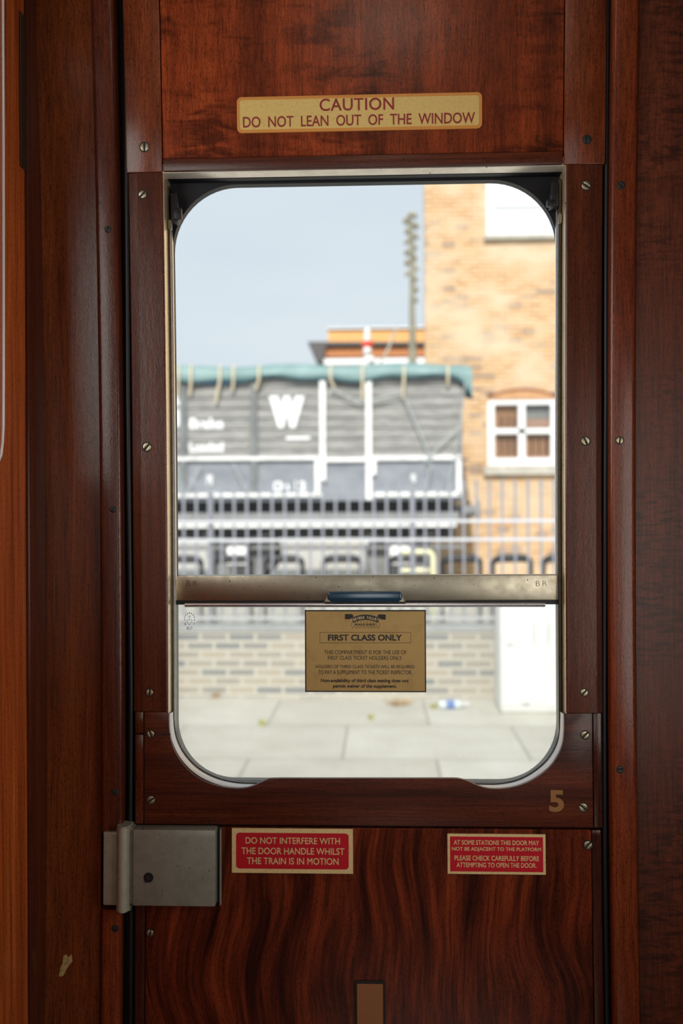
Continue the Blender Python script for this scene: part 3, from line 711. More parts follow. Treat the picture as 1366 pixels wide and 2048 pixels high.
def sign(name, label, px, r, Y, mats, border, rad_in, lines, th=.0012, inner_r=None, base=None):
    """px = outer box; border in px; lines: (text, box, bold, space, word)"""
    x0, x1, y0, y1 = px
    def bx(a, b_, c, d): return (X(a, (c+d)/2, Y), X(b_, (c+d)/2, Y), Z((a+b_)/2, d, Y), Z((a+b_)/2, c, Y))
    X0, X1, Z0, Z1 = bx(*px)
    t = thing(name, ((X0+X1)/2, Y, Z0), label, 'sign')
    P = rrect(X0, X1, Z0, Z1, r, 6) if r else [(X0, Z0), (X1, Z0), (X1, Z1), (X0, Z1)]
    part('border', prism(new(), P, Y - th, Y + .0012), mats[0], parent=t, smooth=None)
    bw = border / 1366
    q = (X0 + bw, X1 - bw, Z0 + bw, Z1 - bw)
    P = rrect(*q, rad_in, 6) if rad_in else [(q[0], q[2]), (q[1], q[2]), (q[1], q[3]), (q[0], q[3])]
    part('panel', prism(new(), P, Y - th - .0002, Y), mats[1], parent=t, smooth=None)
    for ln in lines:
        s, bxp = ln[0], ln[1]
        kw = dict(bold=ln[2] if len(ln) > 2 else 0, space=ln[3] if len(ln) > 3 else 1, word=ln[4] if len(ln) > 4 else 1)
        text_part('lettering', s, bxp, Y - th - .0003, mats[2], t, th=.0002, **kw)
    return t
sign('caution_sign', 'long yellow caution plate with an orange border above the window', (474, 964, 190, 262), .007, .0005,
     (M['sign_orange'], M['sign_yellow'], M['sign_red_text']), 6, .004,
     [('CAUTION', (639, 196, 788, 221), .012, 1.05), ('DO  NOT  LEAN  OUT  OF  THE  WINDOW', (486, 229, 950, 251), .012, 1.0)])
sign('warning_sign', 'red plate with three lines of gold lettering right of the lock', (464, 706, 1657, 1746), 0, .001,
     (M['sign_gold'], M['sign_red'], M['sign_gold']), 8.5, .005,
     [('DO NOT INTERFERE WITH', (491, 1675, 680, 1688), .012), ('THE DOOR HANDLE WHILST', (483, 1695.5, 689, 1709), .012), ('THE TRAIN IS IN MOTION', (494, 1715.5, 677, 1729), .012)])
sign('platform_sign', 'smaller red plate with four lines of gold lettering below the number', (895, 1091, 1668, 1748), 0, .001,
     (M['sign_gold'], M['sign_red'], M['sign_gold']), 5, 0,
     [('AT SOME STATIONS THIS DOOR MAY', (907.5, 1680.5, 1078, 1690), .014), ('NOT BE ADJACENT TO THE PLATFORM', (904, 1694.5, 1082, 1704), .014),
      ('PLEASE CHECK CAREFULLY BEFORE', (909, 1711.5, 1078, 1721.5), .014), ('ATTEMPTING TO OPEN THE DOOR.', (913, 1725.5, 1073, 1735), .014)])
YS = YG - .0030
fs = sign('class_sign', 'brass coloured first class notice on the window glass', (610, 852, 1220, 1384), 0, YS,
     (M['black_ink'], M['brass_plate'], M['black_ink']), 2.6, 0,
     [('FIRST CLASS ONLY', (656, 1269, 804, 1281.5), .035),
      ('THIS COMPARTMENT IS FOR THE USE OF', (648.5, 1300.5, 813, 1308.5), .004), ('FIRST CLASS TICKET HOLDERS ONLY.', (656, 1312, 805, 1319.5), .004),
      ('HOLDERS OF THIRD CLASS TICKETS WILL BE REQUIRED', (631, 1330, 829.5, 1337.5), .004), ('TO PAY A SUPPLEMENT TO THE TICKET INSPECTOR.', (636.5, 1340.5, 824, 1348.5), .004),
      ('Non-availability of third class seating does not', (642, 1357.5, 817.5, 1366.5), .03), ('permit waiver of the supplement.', (666, 1368.5, 793.5, 1377.5), .03)], th=.0008)
YL = YS - .0011
bm = new()
def lp(px, py): q = at(px, py, YL); return (q.x, q.z)
for a, c, d, e in ((639.5, 1264.5, 822, 1265.3), (639.5, 1285.2, 822, 1286), (639.5, 1264.5, 640.2, 1286), (821.3, 1264.5, 822, 1286)):
    prism(bm, [lp(a, e), lp(d, e), lp(d, c), lp(a, c)], YL - .0001, YL + .0003)
part('ruled_box', bm, M['black_ink'], parent=fs, smooth=None)
# railway badge: arched ribbon with tails over a scalloped awning
def arc(x): return ((x - 731) / 27.0) ** 2 * 6.2
bm = new()
xs = [704 + 54 * k / 20 for k in range(21)]
prism(bm, [lp(x, 1229.2 + arc(x) * 1.05) for x in xs] + [lp(x + (x - 731) * -.06, 1239.6 + arc(x)) for x in xs[::-1]], YL - .0001, YL + .0003)
prism(bm, [lp(690, 1228), lp(704.5, 1228.3), lp(707.5, 1233), lp(700, 1238.6), lp(690, 1238.4), lp(694.5, 1233.2)], YL - .0001, YL + .0003)
prism(bm, [lp(771.5, 1229), lp(757, 1228.7), lp(754.5, 1233), lp(762, 1239), lp(771.5, 1239.5), lp(767.5, 1234)], YL - .0001, YL + .0003)
part('ribbon', bm, M['black_ink'], parent=fs, smooth=None)
bm = new()
word = 'SEVERN VALLEY'; n = len(word)
for i, ch in enumerate(word):
    if ch == ' ': continue
    cx = 705.5 + 51 * (i + .5) / n; cy = 1234.7 + arc(cx) * 1.02; ang = -math.atan(2 * (cx - 731) / 27 ** 2 * 6.2)
    q = at(cx, cy, YL); hw, hh = 1.55 / 1366, 2.75 / 1366
    add_text(bm, ch, q.x - hw, q.x + hw, q.z - hh, q.z + hh, YL - .0002, th=.0001, bold=.03, rot=ang)
part('ribbon_lettering', bm, M['sign_gold'], parent=fs, smooth=None)
bm = new()
for i in range(10):
    px = 703.2 + i * 6.2; ytop = 1240.2 + arc(min(max(px, 706), 756)) * .9
    prism(bm, [lp(px - .3, 1252.5), lp(px + .3, 1252.5), lp(px + .3, ytop), lp(px - .3, ytop)], YL - .0001, YL + .0003)
    if i < 9:
        pp = [(px, 1252.2), (px + 2, 1255.2), (px + 4.2, 1255.2), (px + 6.2, 1252.2)]
        prism(bm, [lp(a, c - .3) for a, c in pp] + [lp(a, c + .5) for a, c in pp[::-1]], YL - .0001, YL + .0003)
x0, z0 = lp(709, 1251.2); x1, z1 = lp(752, 1247); add_text(bm, '·R·A·I·L·W·A·Y·', x0, x1, z0, z1, YL - .0001, th=.0002, bold=.045)
part('awning', bm, M['black_ink'], parent=fs, smooth=None)

# ------------------------------------------------------------------ outside: ground, low wall, railings
ZP, ZY = CAMZ - 1.56, .20          # platform and yard levels
YWL = 6.95                          # face of the low wall
b = box(new(), -9, 9, .35, YWL + .05, ZP - .3, ZP); finish('platform', b, M['slabs'], None, False, None, 'pale concrete paving slabs outside the window', 'paving', kind='structure')
b = box(new(), -40, 40, YWL + .25, 90, ZY - .3, ZY); finish('yard_ground', b, M['yard'], None, False, None, 'pale gravel yard behind the low wall', 'ground', kind='structure')
zwt = far(700, 1252, YWL).z
b = box(new(), -9, 9, YWL, YWL + .25, ZP, zwt - .05); bw = thing('boundary_wall', (0, YWL, ZP), 'low blue and buff brick wall carrying the railings', 'wall', kind='structure')
finish('brickwork', b, M['brick_low'], bw)
b = box(new(), -9, 9, YWL - .015, YWL + .265, zwt - .05, zwt, .006, 1); finish('coping', b, M['coping'], bw)

YR = YWL + .12
rl = thing('railing_fence', (0, YR, zwt), 'grey metal railings with pointed bars standing on the low wall', 'fence')
zt0 = far(700, 957, YR).z
sp = far(725.5, 1000, YR).x - far(700, 1000, YR).x
x_first = far(775/3.332 + 720, 960, YR).x
bm = new(); w = .009
prism(bm, [(-w, 0), (w, 0), (w, zt0 - zwt - .07), (w * 1.6, zt0 - zwt - .05), (0, zt0 - zwt), (-w * 1.6, zt0 - zwt - .05), (-w, zt0 - zwt - .07)], -w, w, .002, 1)
bar0 = None
for k in range(-46, 40):
    x = x_first + k * sp
    if bar0 is None:
        for v in bm.verts: v.co += Vector((x, YR, zwt))
        bar0 = finish('bar', bm, M['rail_grey'], rl); base = x
    else:
        c = bar0.copy(); COL.objects.link(c); c.parent = rl; c.location = (x - base, 0, 0)
for py in (1043, 1080, 1236):
    z = far(700, py, YR).z; b = box(new(), -6.2, 5.6, YR - .014, YR + .014, z - .013, z + .013, .003, 1); finish('rail', b, M['rail_sunlit'], rl)
for px in (-380, 20, 420, 825, 1230, 1630):
    x = far(px, 1000, YR).x; b = box(new(), x - .022, x + .022, YR + .015, YR + .058, zwt, far(700, 985, YR).z, .004, 1); finish('post', b, M['rail_grey'], rl)

# white cabinet in front of the low wall
YC = 6.28
c0, c1 = far(1001, 1300, YC).x, far(1001, 1300, YC).x + .62; ct = far(1050, 1190, YC).z
cb = thing('utility_cabinet', ((c0+c1)/2, YC + .2, ZP), 'white metal cabinet standing against the low brick wall', 'cabinet')
finish('body', box(new(), c0, c1, YC, YC + .42, ZP + .02, ct, .01, 2), M['white'], cb, False, 30)
finish('lid', box(new(), c0 - .015, c1 + .015, YC - .02, YC + .44, ct, ct + .03, .008, 2), M['white'], cb, False, 30)
finish('plinth', box(new(), c0 + .01, c1 - .01, YC + .01, YC + .41, ZP, ZP + .03), M['stone'], cb)
mid = (c0 + c1) / 2
for i, (xa, xb) in enumerate(((c0 + .02, mid - .004), (mid + .004, c1 - .02))):
    d = finish('door', box(new(), xa, xb, YC - .008, YC + .002, ZP + .07, ct - .04, .003, 1), M['white'], cb, False, 30)
    hx = xb - .05 if i == 0 else xa + .05
    finish('handle', box(new(), hx - .01, hx + .01, YC - .02, YC - .006, ZP + .55, ZP + .72, .004, 1), M['blind'], d)
for px, py in ((1020, 1290), (1052, 1408)):
    q = far(px, py, YC - .01)
    finish('vent', box(new(), q.x - .03, q.x + .03, YC - .012, YC - .006, q.z - .006, q.z + .006), M['coping'], cb)

# litter and weeds at the foot of the wall
def on_ground(px, py, z=ZP):
    d = CF + CR * ((px - 683) / FPX) + CU * ((1024 - py) / FPX); t = (z - CAMZ) / d.z
    return CAMP + d * t
q = on_ground(905, 1418)
bt = thing('plastic_bottle', (q.x, q.y, ZP), 'crushed clear plastic bottle with a blue label lying on the paving', 'bottle')
bm = new(); P = [(-.11, .030), (-.105, .034), (-.06, .035), (-.055, .031), (.02, .033), (.05, .034), (.085, .018), (.09, .012), (.11, .012)]
tube(bm, [(q.x + a, q.y + a*.15, ZP + .036) for a, r in P], [r for a, r in P], 14); finish('body', bm, M['plastic_clear'], bt, False, 60)
bm = new(); tube(bm, [(q.x + a, q.y + a*.15, ZP + .036) for a in (-.05, -.02, .01)], .0352, 14); finish('label', bm, M['blue_label'], bt, False, 60, label='blue wrapper')
bm = new(); tube(bm, [(q.x + a, q.y + a*.15, ZP + .036) for a in (.108, .125)], .0145, 12); finish('cap', bm, M['white'], bt, False, 60)
def tuft(px, py, m, n, h, spread, name, label, cat):
    q = on_ground(px, py); bm = new(); r = random.Random(px)
    for k in range(n):
        a = r.uniform(0, 2*PI); d = r.uniform(0, spread); bx_, by_ = q.x + math.cos(a)*d*.4, q.y + math.sin(a)*d*.4
        l = h * r.uniform(.5, 1); ex, ey = q.x + math.cos(a)*(d + l*.5), q.y + math.sin(a)*(d + l*.5); s = .006
        v = [bm.verts.new(p) for p in ((bx_ - s, by_, ZP), (bx_ + s, by_, ZP), ((bx_+ex)/2 + s, (by_+ey)/2, ZP + l*.8), (ex, ey, ZP + l), ((bx_+ex)/2 - s, (by_+ey)/2 + s, ZP + l*.8))]
        bm.faces.new(v)
    finish(name, bm, m, None, False, None, label, cat)
tuft(524, 1452, M['weed'], 26, .05, .03, 'weed', 'small yellow-green weed in a paving joint left of the notice', 'weed')
tuft(741, 1440, M['weed'], 22, .05, .03, 'weed', 'small yellow-green weed in a paving joint below the notice', 'weed')
tuft(430, 1396, M['leaf'], 30, .06, .06, 'weed', 'dry brown tuft at the foot of the wall near the left edge', 'weed')
tuft(795, 1410, M['leaf'], 60, .05, .16, 'leaf_pile', 'drift of dry brown leaves at the foot of the wall', 'leaves')
tuft(868, 1417, M['weed'], 24, .05, .05, 'weed', 'green weed beside the plastic bottle', 'weed')

# low black hoops beyond the railings
YH = 8.6
proto = None
for px in (366, 466, 568, 684, 815, 923, 1024, 1126):
    zt_h = far(px, 1118, YH).z; q = far(px, 1118, YH)
    lab = {366: 'low black hoop barrier at the left edge of the window', 466: 'low black hoop barrier second from the left edge of the window',
           568: 'low black hoop barrier below the big white letter', 684: 'low black hoop barrier left of the cream pipe frame', 815: 'low black hoop barrier behind the cream pipe frame',
           923: 'low black hoop barrier below the right end of the wagon', 1024: 'low black hoop barrier before the brick house under its lower window',
           1126: 'low black hoop barrier at the right edge of the window'}[px]
    if proto is None:
        proto = thing('hoop_barrier', (q.x, YH, ZY), lab, 'barrier', 'low black hoops beyond the railings')
        H = zt_h - ZY; pts = [Vector((q.x - .19, YH, ZY))]
        for k in range(9): a = PI - PI/2 * k / 8; pts.append(Vector((q.x - .09 + .10 * math.cos(a), YH, ZY + H - .06 + .06 * math.sin(a))))
        for k in range(9): a = PI/2 - PI/2 * k / 8; pts.append(Vector((q.x + .09 + .10 * math.cos(a), YH, ZY + H - .06 + .06 * math.sin(a))))
        pts.append(Vector((q.x + .19, YH, ZY)))
        bm = new(); tube(bm, pts, [.018] + [.022 + .022 * math.sin(PI * k / 17) for k in range(18)] + [.018], 10); finish('hoop', bm, M['black_iron'], proto, False, 60)
        for s in (-.19, .19):
            bm = new(); cyl(bm, (q.x + s, YH, ZY), (0, 0, 1), .045, .01, 16); finish('base_plate', bm, M['black_iron'], proto, False, 40)
    else:
        c = copy_tree(proto); c.location = (q.x, YH, ZY); c['label'] = lab
# cream pipe frame
YB = 8.35
pf = thing('pipe_frame', far(850, 1300, YB).xyz, 'cream painted bent pipe frame behind the railings', 'frame'); pf.location.z = ZY
z1, z2 = far(840, 1104, YB).z, far(840, 1141, YB).z; xa, xb = far(803, 1110, YB).x, far(866, 1110, YB).x
bm = new(); tube(bm, [(xa, YB, z1), (xb - .05, YB, z1), (xb - .015, YB, z1 - .012), (xb, YB, z1 - .05), (xb, YB, ZY)], .026, 12); finish('bent_pipe', bm, M['cream'], pf, False, 60)
bm = new(); tube(bm, [(xa, YB, z2), (xb - .04, YB, z2)], .024, 12); finish('cross_pipe', bm, M['cream'], pf, False, 60)
bm = new(); tube(bm, [(xa, YB, z1 + .01), (xa, YB, ZY)], .012, 12); finish('thin_leg', bm, M['rail_grey'], pf, False, 60)

# ------------------------------------------------------------------ the goods wagon
YV = 12.5
fv_ = lambda px, py, Y=YV: far(px, py, Y)
vx0, vx1 = fv_(120, 900).x, fv_(926, 900).x
vzb, vzt = fv_(640, 1002).z, fv_(640, 752).z
wg = thing('goods_wagon', ((vx0+vx1)/2, YV + 1.1, ZY), 'grey planked goods wagon with a big white letter W and white strapping', 'wagon')
bm = new(); zm = fv_(640, 921).z; nb = 8; hb = (vzt - zm) / nb
for k in range(nb): box(bm, vx0, vx1, YV + .03, YV + 2.2, zm + k*hb + .008, zm + (k+1)*hb - .008, .006, 1)
box(bm, vx0 + .01, vx1 - .01, YV + .05, YV + 2.18, zm, vzt)
finish('body', bm, M['van_board'], wg)
finish('lower_panel', box(new(), vx0, vx1, YV + .03, YV + 2.2, vzb, zm - .004, .006, 1), M['van_panel'], wg)
def vbox(name, m, p0, p1, y0=-.02, y1=.03):
    a, b_ = fv_(p0[0], p1[1], YV), fv_(p1[0], p0[1], YV)
    return finish(name, box(new(), a.x, b_.x, YV + y0, YV + y1, a.z, b_.z, .004, 1), m, wg)
for x in (255, 366, 508): vbox('dark_post', M['van_post'], (x - 6, 760), (x + 6, 1000))
for a in (((640, 758), (651, 962)), ((732, 758), (743, 1000))): vbox('white_post', M['white_old'], *a, -.045, .03)
for a in (((150, 913), (640, 923)), ((651, 915), (732, 924)), ((743, 911), (921, 921)), ((150, 986), (646, 996)), ((732, 984), (921, 994)), ((630, 917), (640, 990)), ((913, 915), (922, 990)), ((743, 921), (752, 950))):
    vbox('white_strap', M['white_old'], *a, -.03, .03)
vbox('label_plate', M['blind'], (413, 950), (425, 972), .0, .03); vbox('label_plate', M['blind'], (822, 948), (831, 966), .0, .03)
YT = YV + .022
for s, bx, bo in (('W', (538, 792, 609, 856), .13), ('G', (318, 790, 362, 856), .06), ('Brake', (379, 836, 447, 858), .045), ('Loaded', (379, 884, 447, 904), .04), ('On 12', (545, 962, 612, 982), .05), ('–', (572, 873, 620, 879), .0)):
    t_ = text_part('lettering', s, bx, YT, M['white'], wg, False, True, th=.003, bold=bo)
# underframe
z1, z2 = fv_(640, 1025).z, fv_(640, 1047).z
finish('solebar', box(new(), vx0 + .05, vx1 - .05, YV + .12, YV + .25, z2, z1, .01, 1), M['under'], wg)
finish('under_shade', box(new(), vx0 + .1, vx1 - .1, YV + .26, YV + 2.0, fv_(640, 1077).z, vzb), M['black_iron'], wg)  # black box put in as the shade beneath the wagon floor
finish('running_board', box(new(), vx0 + .1, vx1 - .1, YV - .02, YV + .2, fv_(640, 1055).z, fv_(640, 1048).z, .006, 1), M['white_old'], wg)
R_ = .47
for px in (470, 800):
    xx = fv_(px, 1100).x
    for dy in (.42, 1.78):
        bm = new(); cyl(bm, (xx, YV + dy, ZY + .04 + R_), (0, 1, 0), R_, .11, 40, .02); w_ = finish('wheel', bm, M['wheel'], wg, False, 40)
        bm = new(); cyl(bm, (xx, YV + dy - .03, ZY + .04 + R_), (0, 1, 0), .11, .16, 20, .01); finish('hub', bm, M['under'], w_, False, 40)
    bm = new(); box(bm, xx - .14, xx + .14, YV + .14, YV + .34, ZY + R_ - .09, ZY + R_ + .17, .02, 2); finish('axle_box', bm, M['white_old'], wg, False, 40, label='white painted axle box')
    bm = new()
    for s in range(4): tube(bm, [(xx + t*(.5 - s*.08), YV + .22, ZY + R_ + .36 - s*.028 - .09*(1 - t*t)) for t in (-1, -.6, -.2, .2, .6, 1)], .016, 6)
    finish('spring', bm, M['under'], wg, False, 60)
bm = new(); tube(bm, [(vx0, YV + .3, ZY + .62), (vx1, YV + .3, ZY + .62)], .03, 8); finish('brake_rod', bm, M['under'], wg, False, 60)
for yy in (YV + .4, YV + 1.8):
    bm = new(); zz = fv_(950, 1022).z; cyl(bm, (vx1 - .05, yy, zz), (1, 0, 0), .08, .28, 20, .01); bf = finish('buffer', bm, M['under'], wg, False, 40)
    bm = new(); cyl(bm, (vx1 + .23, yy, zz), (1, 0, 0), .17, .03, 28, .008); finish('buffer_head', bm, M['under'], bf, False, 40)
for k, yy in enumerate((YV + .42, YV + 1.78)):
    b = box(new(), -12, 8, yy - .01, yy + .06, ZY, ZY + .06); finish('track_rail', b, M['under'], None, False, None, ('nearer' if k == 0 else 'farther') + ' running rail under the goods wagon', 'rail', kind='structure')
# tarpaulin
bm = new(); nx = 120; rows = []
ts0 = vzt - .0
for i in range(nx + 1):
    u = i / nx; x = vx0 - .06 + (vx1 + .13 - vx0 + .06) * u
    px_ = x
    wv = .03 * math.sin(x * 3.3) + .018 * math.sin(x * 7.9 + 1) ; bul = .012 * math.sin(x * 5.1 + 2)
    end = max(0, (x - (vx1 - .10)) / .23) if x > vx1 - .10 else 0
    drop = .04 * end ** 2
    zt_s = fv_(640, 729).z + .02 * math.sin(x * 4 + .5)
    row = []
    prof = [(-.045, vzt - .045 + wv - .22 * end ** 2), (-.075 + bul, vzt + .0 + wv * .5), (-.06 + bul, vzt + .07), (-.01, zt_s - .02), (.10, zt_s + .01), (.5, zt_s + .06), (1.1, zt_s + .10), (1.7, zt_s + .06), (2.12, zt_s + .01), (2.23, zt_s - .03), (2.28, vzt)]
    for dy, z in prof: row.append(bm.verts.new((x, YV + dy, z - drop)))
    rows.append(row)
for A, B in zip(rows, rows[1:]):
    for k in range(len(A) - 1): bm.faces.new((A[k], A[k+1], B[k+1], B[k]))
edge_shade = [r[0].co.copy() for r in rows]; bm.faces.new([v for v in rows[-1]]); bm.faces.new([v for v in rows[0]])
tp_ = thing('wagon_sheet', ((vx0+vx1)/2, YV + 1.1, vzt), 'teal tarpaulin tied down over the goods wagon', 'tarpaulin')
finish('sheet', bm, M['teal'], tp_, False, 60)
bm = new(); tube(bm, edge_shade, .022, 8); finish('edge_shade', bm, M['teal_shade'], tp_, False, 60, label='painted shade along the lower edge of the tarpaulin')  # dark tube draws the shade below the sheet's edge
for px, l, dx in ((357, 792, -2), (382, 790, -2), (440, 806, -8), (467, 782, -2), (518, 780, -6), (661, 778, 8), (725, 800, 0), (808, 796, -2), (896, 772, 0)):
    a = fv_(px, 733, YV - .07); c = fv_(px + dx, l, YV - .03); bm = new()
    tube(bm, [a + Vector((0, .03, .02)), a + Vector((0, -.015, -.06)), fv_(px, 760, YV - .10), fv_(px + dx*.6, (760 + l)/2, YV - .05), c], [.014, .018, .02, .022, .02], 8)
    finish('rope_tie', bm, M['rope'], tp_, False, 60, label='cream rope tie')
for pts in (((808, 795), (850, 890), (862, 930)), ((920, 852), (880, 890), (850, 925)), ((930, 765), (922, 850), (895, 985)), ((862, 930), (852, 985)), ((742, 800), (806, 786)), ((660, 778), (728, 806)), ((401, 930), (372, 986)), ((466, 926), (494, 988)), ((356, 930), (362, 988))):
    bm = new(); tube(bm, [fv_(a, c, YV - .06) for a, c in pts], .011, 8); finish('lashing_cord', bm, M['cord'], tp_, False, 60, label='pale grey lashing cord')
a, c = fv_(388, 768, YV - .02), fv_(487, 757, YV - .02); finish('blue_lashing', box(new(), a.x, c.x, YV - .04, YV - .01, a.z, c.z, .01, 2), M['blue_cloth'], tp_, label='blue cloth showing under the sheet')

# ------------------------------------------------------------------ brick house
YK = 15.6
hx0 = far(850, 600, YK).x; hx1 = hx0 + 9.0; hz1 = 10.5
hs = thing('brick_house', (hx0 + 4.5, YK + 3, ZY), 'yellow brick house with white framed windows', 'house')
w1 = [far(975, 800, YK).x, far(1116, 800, YK).x, far(1040, 932, YK).z, far(1040, 798, YK).z]
w2 = [far(975, 800, YK).x, far(1118, 800, YK).x, far(1040, 469, YK).z, far(1040, 310, YK).z]
cols = [w1[0], w1[1]]
bm = new(); T_ = .3
box(bm, hx0, w1[0], YK, YK + T_, ZY, hz1); box(bm, w1[1], hx1, YK, YK + T_, ZY, hz1)
for za, zb_ in ((ZY, w1[2]), (w1[3] + .10, w2[2]), (w2[3] + .05, hz1)): box(bm, w1[0], w1[1], YK, YK + T_, za, zb_)
box(bm, hx0 + .4, hx0 + .7, YK + T_, YK + 6, ZY, hz1); box(bm, hx1 - T_, hx1, YK + T_, YK + 6, ZY, hz1); box(bm, hx0 + .4, hx1, YK + 6, YK + 6.3, ZY, hz1)
finish('wall', bm, M['brick_house'], hs)
bm = new(); box(bm, hx0 - .2, hx1 + .2, YK - .2, YK + 6.5, hz1, hz1 + .15); finish('roof', bm, M['canopy'], hs)
def sash(w, px_cols, py_rows, panes, bars):
    x0, x1, z0, z1 = w
    fr = finish('window_frame', ring(new(), [(x0+.12, z0+.14), (x1-.12, z0+.14), (x1-.12, z1-.09), (x0+.12, z1-.09)], [(x0, z0), (x1, z0), (x1, z1), (x0, z1)], YK + .02, YK + .12), M['white'], hs)
    return fr
f1 = sash(w1, 0, 0, 0, 0)
for a in (((1037, 804), (1051, 925)), ((985, 856), (1108, 868))):
    p0, p1 = far(a[0][0], a[1][1], YK + .03), far(a[1][0], a[0][1], YK + .03); finish('glazing_bar', box(new(), p0.x, p1.x, YK + .035, YK + .11, p0.z, p1.z, .006, 1), M['white'], f1)
finish('pane', box(new(), w1[0] + .1, w1[1] - .1, YK + .115, YK + .122, w1[2] + .1, w1[3] - .06), M['glass'], f1)
finish('blind', box(new(), w1[0] + .05, w1[1] - .05, YK + .165, YK + .18, w1[2] + .1, w1[3] - .06), M['curtain'], f1, label='brown blind behind the panes')
p0, p1 = far(1052, 855, YK + .15), far(1104, 838, YK + .15); finish('box_inside', box(new(), p0.x, p1.x, YK + .150, YK + .164, p0.z, p1.z, .01, 1), M['pink'], f1, label='pinkish ledge behind the upper right pane')
p0, p1 = far(1052, 838, YK + .15), far(1104, 808, YK + .15); finish('shade', box(new(), p0.x, p1.x, YK + .150, YK + .164, p0.z, p1.z), M['coping'], f1, label='grey blind behind the upper right pane')
for x_, yt in ((1003, 832), (1016, 832), (1028, 832), (1003, 872), (1016, 872), (1028, 872), (1064, 872), (1078, 872), (1092, 872)):
    p0, p1 = far(x_ - 1.5, 910 if yt > 850 else 856, YK + .15), far(x_ + 1.5, yt, YK + .15); finish('window_bar', box(new(), p0.x, p1.x, YK + .135, YK + .148, p0.z, p1.z), M['black_iron'], f1)
f2 = finish('window_frame', ring(new(), [(w2[0]+.08, w2[2]+.08), (w2[1]-.08, w2[2]+.08), (w2[1]-.08, w2[3]-.08), (w2[0]+.08, w2[3]-.08)], [(w2[0], w2[2]), (w2[1], w2[2]), (w2[1], w2[3]), (w2[0], w2[3])], YK + .02, YK + .12), M['white'], hs)
finish('blind', box(new(), w2[0] + .05, w2[1] - .05, YK + .10, YK + .115, w2[2] + .05, w2[3] - .05), M['blind'], f2, label='white blind filling the upper window')
p0, p1 = far(987, 412, YK + .05), far(1112, 404, YK + .05); finish('meeting_rail', box(new(), p0.x, p1.x, YK + .06, YK + .10, p0.z, p1.z, .004, 1), M['white'], f2)
for py0, py1, x in ((930, 951, 8), (469, 481, 8)):
    a, c = far(975 - x, py1, YK), far(1118 + x, py0, YK); finish('sill', box(new(), a.x, c.x, YK - .10, YK + .12, a.z, c.z, .01, 1), M['stone'], hs)
# segmental arch over the lower window
bm = new(); n = 16; A = []; Bp = []
for k in range(n + 1):
    t = -1 + 2 * k / n; x = (w1[0] + w1[1]) / 2 + t * (w1[1] - w1[0]) / 2
    A.append((x, w1[3] - .0)); Bp.append((x, w1[3] + .02 + .13 * (1 - t * t)))
prism(bm, A + Bp[::-1], YK - .004, YK + .28); finish('tympanum', bm, M['brick_arch'], hs, label='tan brick infill over the lower window')
bm = new(); prism(bm, Bp + [(x, z + .03) for x, z in Bp[::-1]], YK - .02, YK + .1); finish('arch', bm, M['arch_red'], hs, label='thin dark red arch over the lower window')

# ------------------------------------------------------------------ far modern building, pole, signal
YM = 34.0
mb = thing('modern_building', (far(750, 700, YM).x, YM + 3, ZY), 'distant orange clad building with a flat grey canopy roof', 'building')
def mbox(name, m, p0, p1, y0, y1, **k):
    a, c = far(p0[0], p1[1], YM + y0), far(p1[0], p0[1], YM + y0); return finish(name, box(new(), a.x, c.x, YM + y0, YM + y1, a.z, c.z), m, mb, **k)
mbox('upper_wall', M['orange_clad'], (656, 658), (1000, 686), 1.5, 8)
mbox('parapet', M['white'], (654, 651), (1000, 658), 1.4, 8)
mbox('lower_wall', M['brown_clad'], (648, 692), (1000, 714), .05, 8)
mbox('white_band', M['white'], (648, 714), (1000, 728), -.08, 8)
mbox('base_wall', M['stone'], (650, 728), (1000, 1090), .6, 8)
a, c, d = far(616, 687, YM), far(640, 723, YM), far(1000, 685, YM)
bm = new(); e = far(652, 692, YM)
prism(bm, [(a.x, a.z), (c.x - .08, c.z), (c.x + .12, c.z), (e.x, e.z), (d.x, e.z), (d.x, d.z), (a.x, a.z + .05)], YM - .12, YM + 8); finish('canopy_roof', bm, M['canopy'], mb)

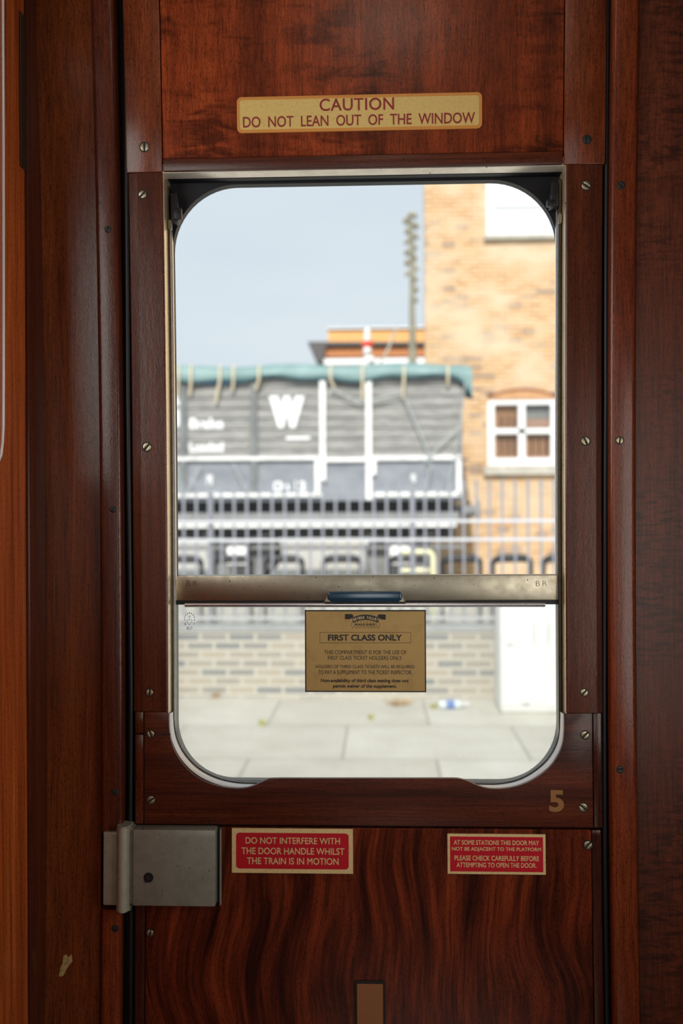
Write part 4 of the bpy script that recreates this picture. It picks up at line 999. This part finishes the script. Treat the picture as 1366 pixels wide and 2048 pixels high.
YQ = 15.15
bm = new(); pts = []; rad = []
top, bot = far(820, 428, YQ), far(825, 735, YQ)
for px, py, r in ((825, 735, .075), (825, 650, .055), (824, 600, .045), (825, 560, .05), (824, 520, .05), (823, 480, .05), (820, 445, .05), (818, 426, .02)):
    q = far(px, py, YQ); pts.append(q); rad.append(r)
pts = [Vector((pts[0].x, YQ, ZY))] + pts; rad = [.13] + rad
po = thing('knotted_pole', (pts[0].x, YQ, ZY), 'tall pale pole with knobbly stubs up its top half', 'pole')
tube(bm, pts, rad, 12); finish('trunk', bm, M['pole'], po, False, 60)
rr = random.Random(5)
for k in range(17):
    py = 430 + k * 10.5; q = far(821 + (k % 3 - 1) * 1.0 + k * .2, py, YQ); s = -1 if k % 2 else 1
    if k > 12 and k % 2: continue
    ln = rr.uniform(.07, .11); bm = new(); r0 = rr.uniform(.035, .055)
    tube(bm, [q, q + Vector((s*ln*.6, -.03, .0)), q + Vector((s*ln, -.04, -.035)), q + Vector((s*ln*1.1, -.04, -.08))], [r0, r0*1.1, r0*.8, .01], 8)
    finish('stub', bm, M['pole'], po, False, 60)
YI = 17.8
sg = thing('signal_post', (far(735, 700, YI).x, YI, ZY), 'white post with a red collar and white lamp above the wagon', 'signal')
bm = new(); tube(bm, [Vector((far(735, 700, YI).x, YI, ZY)), far(735, 680, YI), far(735, 656, YI)], [.075, .065, .055], 14); finish('post', bm, M['white'], sg, False, 60)
c = far(735, 688, YI); bm = new(); cyl(bm, (c.x, YI, c.z - .05), (0, 0, 1), .11, .10, 20, .02); finish('collar', bm, M['red'], sg, False, 40, label='red collar')
c = far(735, 703, YI); bm = new(); bmesh.ops.create_uvsphere(bm, u_segments=18, v_segments=12, radius=.085, matrix=Matrix.Translation((c.x, YI - .04, c.z))); finish('lamp', bm, M['white'], sg, False, 60)
c = far(742, 721, YI); bm = new(); bmesh.ops.create_uvsphere(bm, u_segments=18, v_segments=12, radius=.08, matrix=Matrix.Translation((c.x, YI - .06, c.z))); finish('lamp', bm, M['white'], sg, False, 60)
YA = 22.0
la = thing('lamp_arm', (far(758, 725, YA).x, YA, ZY), 'thin pale curved arm rising right of the signal post', 'lamp arm')
bm = new(); b0 = far(758, 730, YA); tube(bm, [Vector((b0.x, YA, ZY)), b0, far(772, 708, YA), far(780, 690, YA), far(787, 668, YA), far(794, 655, YA)], [.03, .03, .03, .03, .03, .02], 8); finish('arm', bm, M['stone'], la, False, 60)
